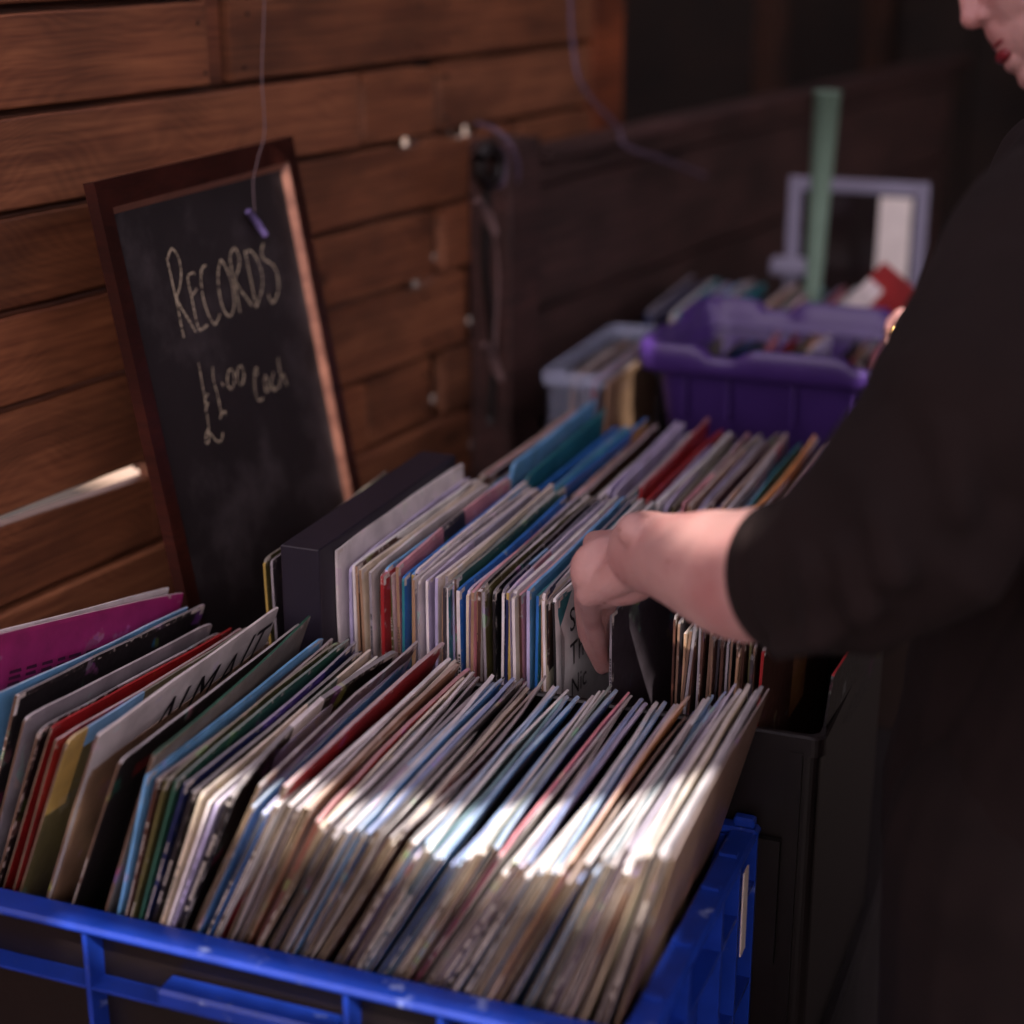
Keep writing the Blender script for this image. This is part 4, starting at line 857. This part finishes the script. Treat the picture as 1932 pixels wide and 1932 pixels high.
# head: face frame from the profile in the picture
f=(-CR*.86-CU*.51+CF*.06).normalized(); u=(-CR*.51+CU*.86); u=(u-f*u.dot(f)).normalized(); sd=f.cross(u)
SN=dep(1857,50,1.40); FS=1.10
def H(a,b,c=0):
    a*=FS; b*=FS; c*=FS
    return O(SN+f*(a/1000)+u*(b/1000)+sd*(c/1000))
def E(mm,a,b,c,ra,rb,rc): ra*=FS; rb*=FS; rc*=FS; mm.ellipsoid(H(a,b,c),(f*ra/1000,u*rb/1000,sd*rc/1000),24,14)
E(m,-92,62,0,96,84,76); E(m,-58,12,0,56,66,62); E(m,-46,-22,0,44,40,52); E(m,-26,-18,0,27,30,30); E(m,-16,-49,0,15,13,19)
E(m,-44,18,-30,30,26,24); E(m,-44,18,30,30,26,24); E(m,-26,62,0,28,24,48)
m.capsule(H(-9,50),H(3,13),.0062,.0085,seg=16); E(m,3.5,10,0,9.8,9.2,9.2); E(m,-4,7,-9.5,8.5,6.5,5.2); E(m,-4,7,9.5,8.5,6.5,5.2); E(m,-6,-8,0,8,12,14); E(m,-5,-14,0,6,5.5,15); E(m,-6,-34,0,8,8,15)
E(m,-88,8,-76,11,26,7); E(m,-88,8,76,11,26,7)
nb=SN-f*.11-u*.05; cbk=Vector((.035,1.43,ZC-.17)); m.capsule(O(nb),O(cbk),.052,.058)
# torso and legs under the clothes (one continuous body)
pv=Vector((-.02,1.36,ZC-.72)); chest=Vector((.025,1.40,ZC-.33))
cap(m,cbk,chest,.07,.13,sq=(1,1)); cap(m,chest,pv,.13,.13)
cap(m,cbk,sh,.05,.056); cap(m,cbk,shr,.05,.052)
fl=Vector((.05,1.22,.09)); fr_=Vector((.10,1.50,.09)); kl=Vector((-.03,1.23,.48)); kr=Vector((-.01,1.48,.48))
cap(m,pv+Vector((0,-.09,-.05)),kl,.085,.055); cap(m,kl,fl,.052,.038); cap(m,pv+Vector((0,.09,-.05)),kr,.085,.055); cap(m,kr,fr_,.052,.038)
cap(m,fl,fl+Vector((-.14,0,-.05)),.035,.03); cap(m,fr_,fr_+Vector((-.14,0,-.05)),.035,.03)
body=m.build('body',M['skin'],pe,True)
rm=body.modifiers.new('remesh','REMESH'); rm.mode='VOXEL'; rm.voxel_size=.0021; rm.use_smooth_shade=True
sm=body.modifiers.new('smooth','SMOOTH'); sm.factor=.5; sm.iterations=7
# lips, eyes, hair
m=MB(); m.ellipsoid(H(-3.4,-16.5),(f*.0052,u*.0038,sd*.016)); m.ellipsoid(H(-2.0,-26),(f*.0070,u*.0062,sd*.0145)); m.build('lips',M['lip'],pe,True)
for s_ in (-1,1):
    m=MB(); m.ellipsoid(H(-14,45,31*s_),(f*.012,u*.012,sd*.012)); eo=m.build('eye',M['eye'],pe,True)
    m=MB(); m.ellipsoid(H(-3.4,42,31*s_),(f*.0018,u*.0058,sd*.0058)); m.build('iris',M['iris'],eo,True)
m=MB(); m.ellipsoid(H(-104,76),(f*.094,u*.082,sd*.084),32,20); m.ellipsoid(H(-150,40),(f*.055,u*.07,sd*.06),24,16); ho=m.build('hair',M['hair'],pe,True)
# jersey
m=MB()
cuffc=mid+(el-mid).normalized()*.050+CR*.002-CU*.003
ax=(el-cuffc).normalized()
def sring(c_,axis,ru,rf,n=40,ph=0,wob=.0):
    a=(CU-axis*axis.dot(CU)).normalized(); b=axis.cross(a); out=[]
    for k in range(n):
        t=2*math.pi*k/n; w_=1+wob*math.sin(3*t+ph)+wob*.6*math.sin(7*t+ph*2)
        out.append(O(c_+a*math.cos(t)*ru*w_+b*math.sin(t)*rf*w_))
    return out
e2=dep(1585,1068,1.235); e3=dep(1715,985,1.20); e4=dep(1862,770,1.20)
path=[(cuffc,.0545,.050),(cuffc.lerp(e2,.25),.058,.054),(cuffc.lerp(e2,.6),.064,.058),(e2,.072,.062),(e3,.080,.066),(e4,.085,.070),(sh,.088,.078)]
rings=[]
for i,(p,a_,b_2) in enumerate(path):
    p0=path[max(i-1,0)][0]; p1=path[min(i+1,len(path)-1)][0]; rings.append(sring(p,(p1-p0).normalized(),a_,b_2,wob=.012,ph=i))
m.loft(rings)
cap(m,e4,sh,.085,.090); cap(m,sh,cbk,.082,.085); cap(m,shr,cbk,.075,.085)
cap(m,shr,elr,.066,.058); cap(m,elr,dep(1758,640,2.10),.056,.046)
cap(m,cbk+Vector((.02,0,-.03)),chest,.12,.165,sq=(1,1.05),side=Vector((1,0,0))); cap(m,chest,pv+Vector((0,0,.02)),.165,.165,sq=(1,1.05),side=Vector((1,0,0)))
cap(m,sh+Vector((.05,.02,-.05)),Vector((.06,1.26,ZC-.42)),.085,.12); cap(m,Vector((.06,1.26,ZC-.42)),Vector((-.01,1.28,ZC-.72)),.12,.15)
for (pa,pb,ra) in ((dep(1500,975,1.20),dep(1560,1190,1.17),.012),(dep(1560,950,1.20),dep(1640,1150,1.14),.014),(dep(1620,900,1.19),dep(1700,1080,1.12),.015),(dep(1600,1180,1.16),dep(1480,1230,1.22),.010),(dep(1760,700,1.17),dep(1820,960,1.12),.016)):
    mm_=(pa+pb)/2-CF*.008; cap(m,pa+CF*.02,mm_,ra,ra); cap(m,mm_,pb+CF*.02,ra,ra)
jz=m.build('jersey',M['knit'],pe,True)
rm=jz.modifiers.new('remesh','REMESH'); rm.mode='VOXEL'; rm.voxel_size=.005; rm.use_smooth_shade=True
sm=jz.modifiers.new('smooth','SMOOTH'); sm.factor=.5; sm.iterations=5
tx=bpy.data.textures.new('folds','CLOUDS'); tx.noise_scale=.075; tx.noise_depth=2
dm=jz.modifiers.new('folds','DISPLACE'); dm.texture=tx; dm.strength=.009; dm.mid_level=.55
# trousers and shoes
m=MB(); cr_=[sring(cuffc+ax*d_,ax,a_,b_2,n=64) for d_,a_,b_2 in ((.004,.0515,.0475),(-.004,.0530,.0490),(-.006,.0555,.0515),(-.003,.0572,.0532),(.016,.0580,.0540),(.019,.0560,.0520))]
m.loft(cr_,caps=(False,False)); m.build('cuff',M['knit'],pe,True)
m=MB()
cap(m,pv+Vector((0,-.085,.02)),kl,.150,.115); cap(m,kl,fl+Vector((0,0,.02)),.115,.085); cap(m,pv+Vector((0,.085,.02)),kr,.115,.080); cap(m,kr,fr_+Vector((0,0,.02)),.078,.060)
tz=m.build('trousers',M['denim'],pe,True); rm=tz.modifiers.new('remesh','REMESH'); rm.mode='VOXEL'; rm.voxel_size=.008; rm.use_smooth_shade=True
for q in (fl,fr_):
    m=MB(); m.capsule(O(q+Vector((.03,0,-.045))),O(q+Vector((-.16,0,-.05))),.044,.038,sq=(1,.95)); m.build('shoe',M['shoe'],pe,True)
m=MB(); 
rc=j1[0]
# ring on the far hand
c_=dep(1686,628,2.175); ax=(dep(1682,645,2.18)-dep(1686,612,2.18)).normalized(); a=(CR-ax*ax.dot(CR)).normalized(); b=ax.cross(a)
pts=[O(c_+a*.0122*math.cos(k*math.pi/12)+b*.0122*math.sin(k*math.pi/12)) for k in range(25)]
m.tube(pts,.0016,8); m.ellipsoid(O(c_-CF*.0135),(CR*.005,CU*.005,CF*.003)); m.build('ring',M['gold'],pe,True)

# ------------------------------------------------------------------ unseen sheet added high above to block the sun, holes shaped for sun patches
CZ=ZC+1.5
def proj(p): t=(CZ-p.z)/SUN.z; q=p+SUN*t; return (q.x,q.y)
holes=[]
def hole(pts): holes.append([proj(Vector(p)) for p in pts])
def hz(pts,z): hole([onz(x,y,z) for x,y in pts])
Zt=-.665
top=[(395,1500),(450,1462),(520,1482),(614,1476),(690,1510),(790,1490),(860,1522),(932,1516),(1040,1504),(1142,1510),(1246,1500),(1350,1488)]
P=[onz(x,y,Zt) for x,y in top]; P+= [Vector((-.27,1.04,ZC+Zt)),Vector((-.36,1.045,ZC+Zt)),Vector((-.45,1.037,ZC+Zt)),Vector((-.52,1.05,ZC+Zt)),Vector((-.60,1.042,ZC+Zt)),Vector((-.70,1.06,ZC+Zt))]
hole(P)
hole([(-.835,1.045,ZC-.70),(-.80,1.045,ZC-.69),(-.80,1.075,ZC-.69),(-.835,1.075,ZC-.70)])
hole([(-.80,1.02,ZC-.784),(-.42,1.012,ZC-.784),(-.38,1.036,ZC-.784),(-.80,1.034,ZC-.784)])
arm=[dep(1215,935,1.46),dep(1300,915,1.41),dep(1405,905,1.36),dep(1405,1075,1.29),dep(1310,1075,1.32),dep(1235,1020,1.40)]
hole(arm)
hole([dep(1665,570,2.18),dep(1725,570,2.18),dep(1725,690,2.14),dep(1660,690,2.14)])
hole([onz(1200,632,-.54),onz(1232,632,-.54),onz(1232,668,-.54),onz(1195,668,-.54)])
hole([bp(BY1-FW-.013,.03,-.005),bp(BY1-FW+.002,.03,-.005),bp(BY1-FW+.002,.60,-.005),bp(BY1-FW-.013,.60,-.005)])
def inside(x,y,poly):
    c=False; n=len(poly); j=n-1
    for i in range(n):
        xi,yi=poly[i]; xj,yj=poly[j]
        if (yi>y)!=(yj>y) and x<(xj-xi)*(y-yi)/(yj-yi)+xi: c=not c
        j=i
    return c
m=MB(); g=.01; cx0,cx1,cy0,cy1=-.55,1.85,-2.05,3.0
ny=int(round((cy1-cy0)/g)); nx=int(round((cx1-cx0)/g))
bbs=[(min(p[0] for p in h),max(p[0] for p in h),min(p[1] for p in h),max(p[1] for p in h)) for h in holes]
for j in range(ny):
    y=cy0+(j+.5)*g; act=[h for h,b in zip(holes,bbs) if b[2]<=y<=b[3]]; run=None
    for i in range(nx+1):
        x=cx0+(i+.5)*g; solid = i<nx and not any(inside(x,y,h) for h in act)
        if solid and run is None: run=i
        if not solid and run is not None:
            xa,xb=cx0+run*g,cx0+i*g; m.quad([(xa,cy0+j*g,CZ),(xb,cy0+j*g,CZ),(xb,cy0+(j+1)*g,CZ),(xa,cy0+(j+1)*g,CZ)]); run=None
cn=m.build('sun_mask',M['mask_sheet']); tag(cn,'added brown sheet above the stall, cut with holes to shape the sun patches','sun_mask',kind='structure')
sd_=cn.modifiers.new('thickness','SOLIDIFY'); sd_.thickness=.003
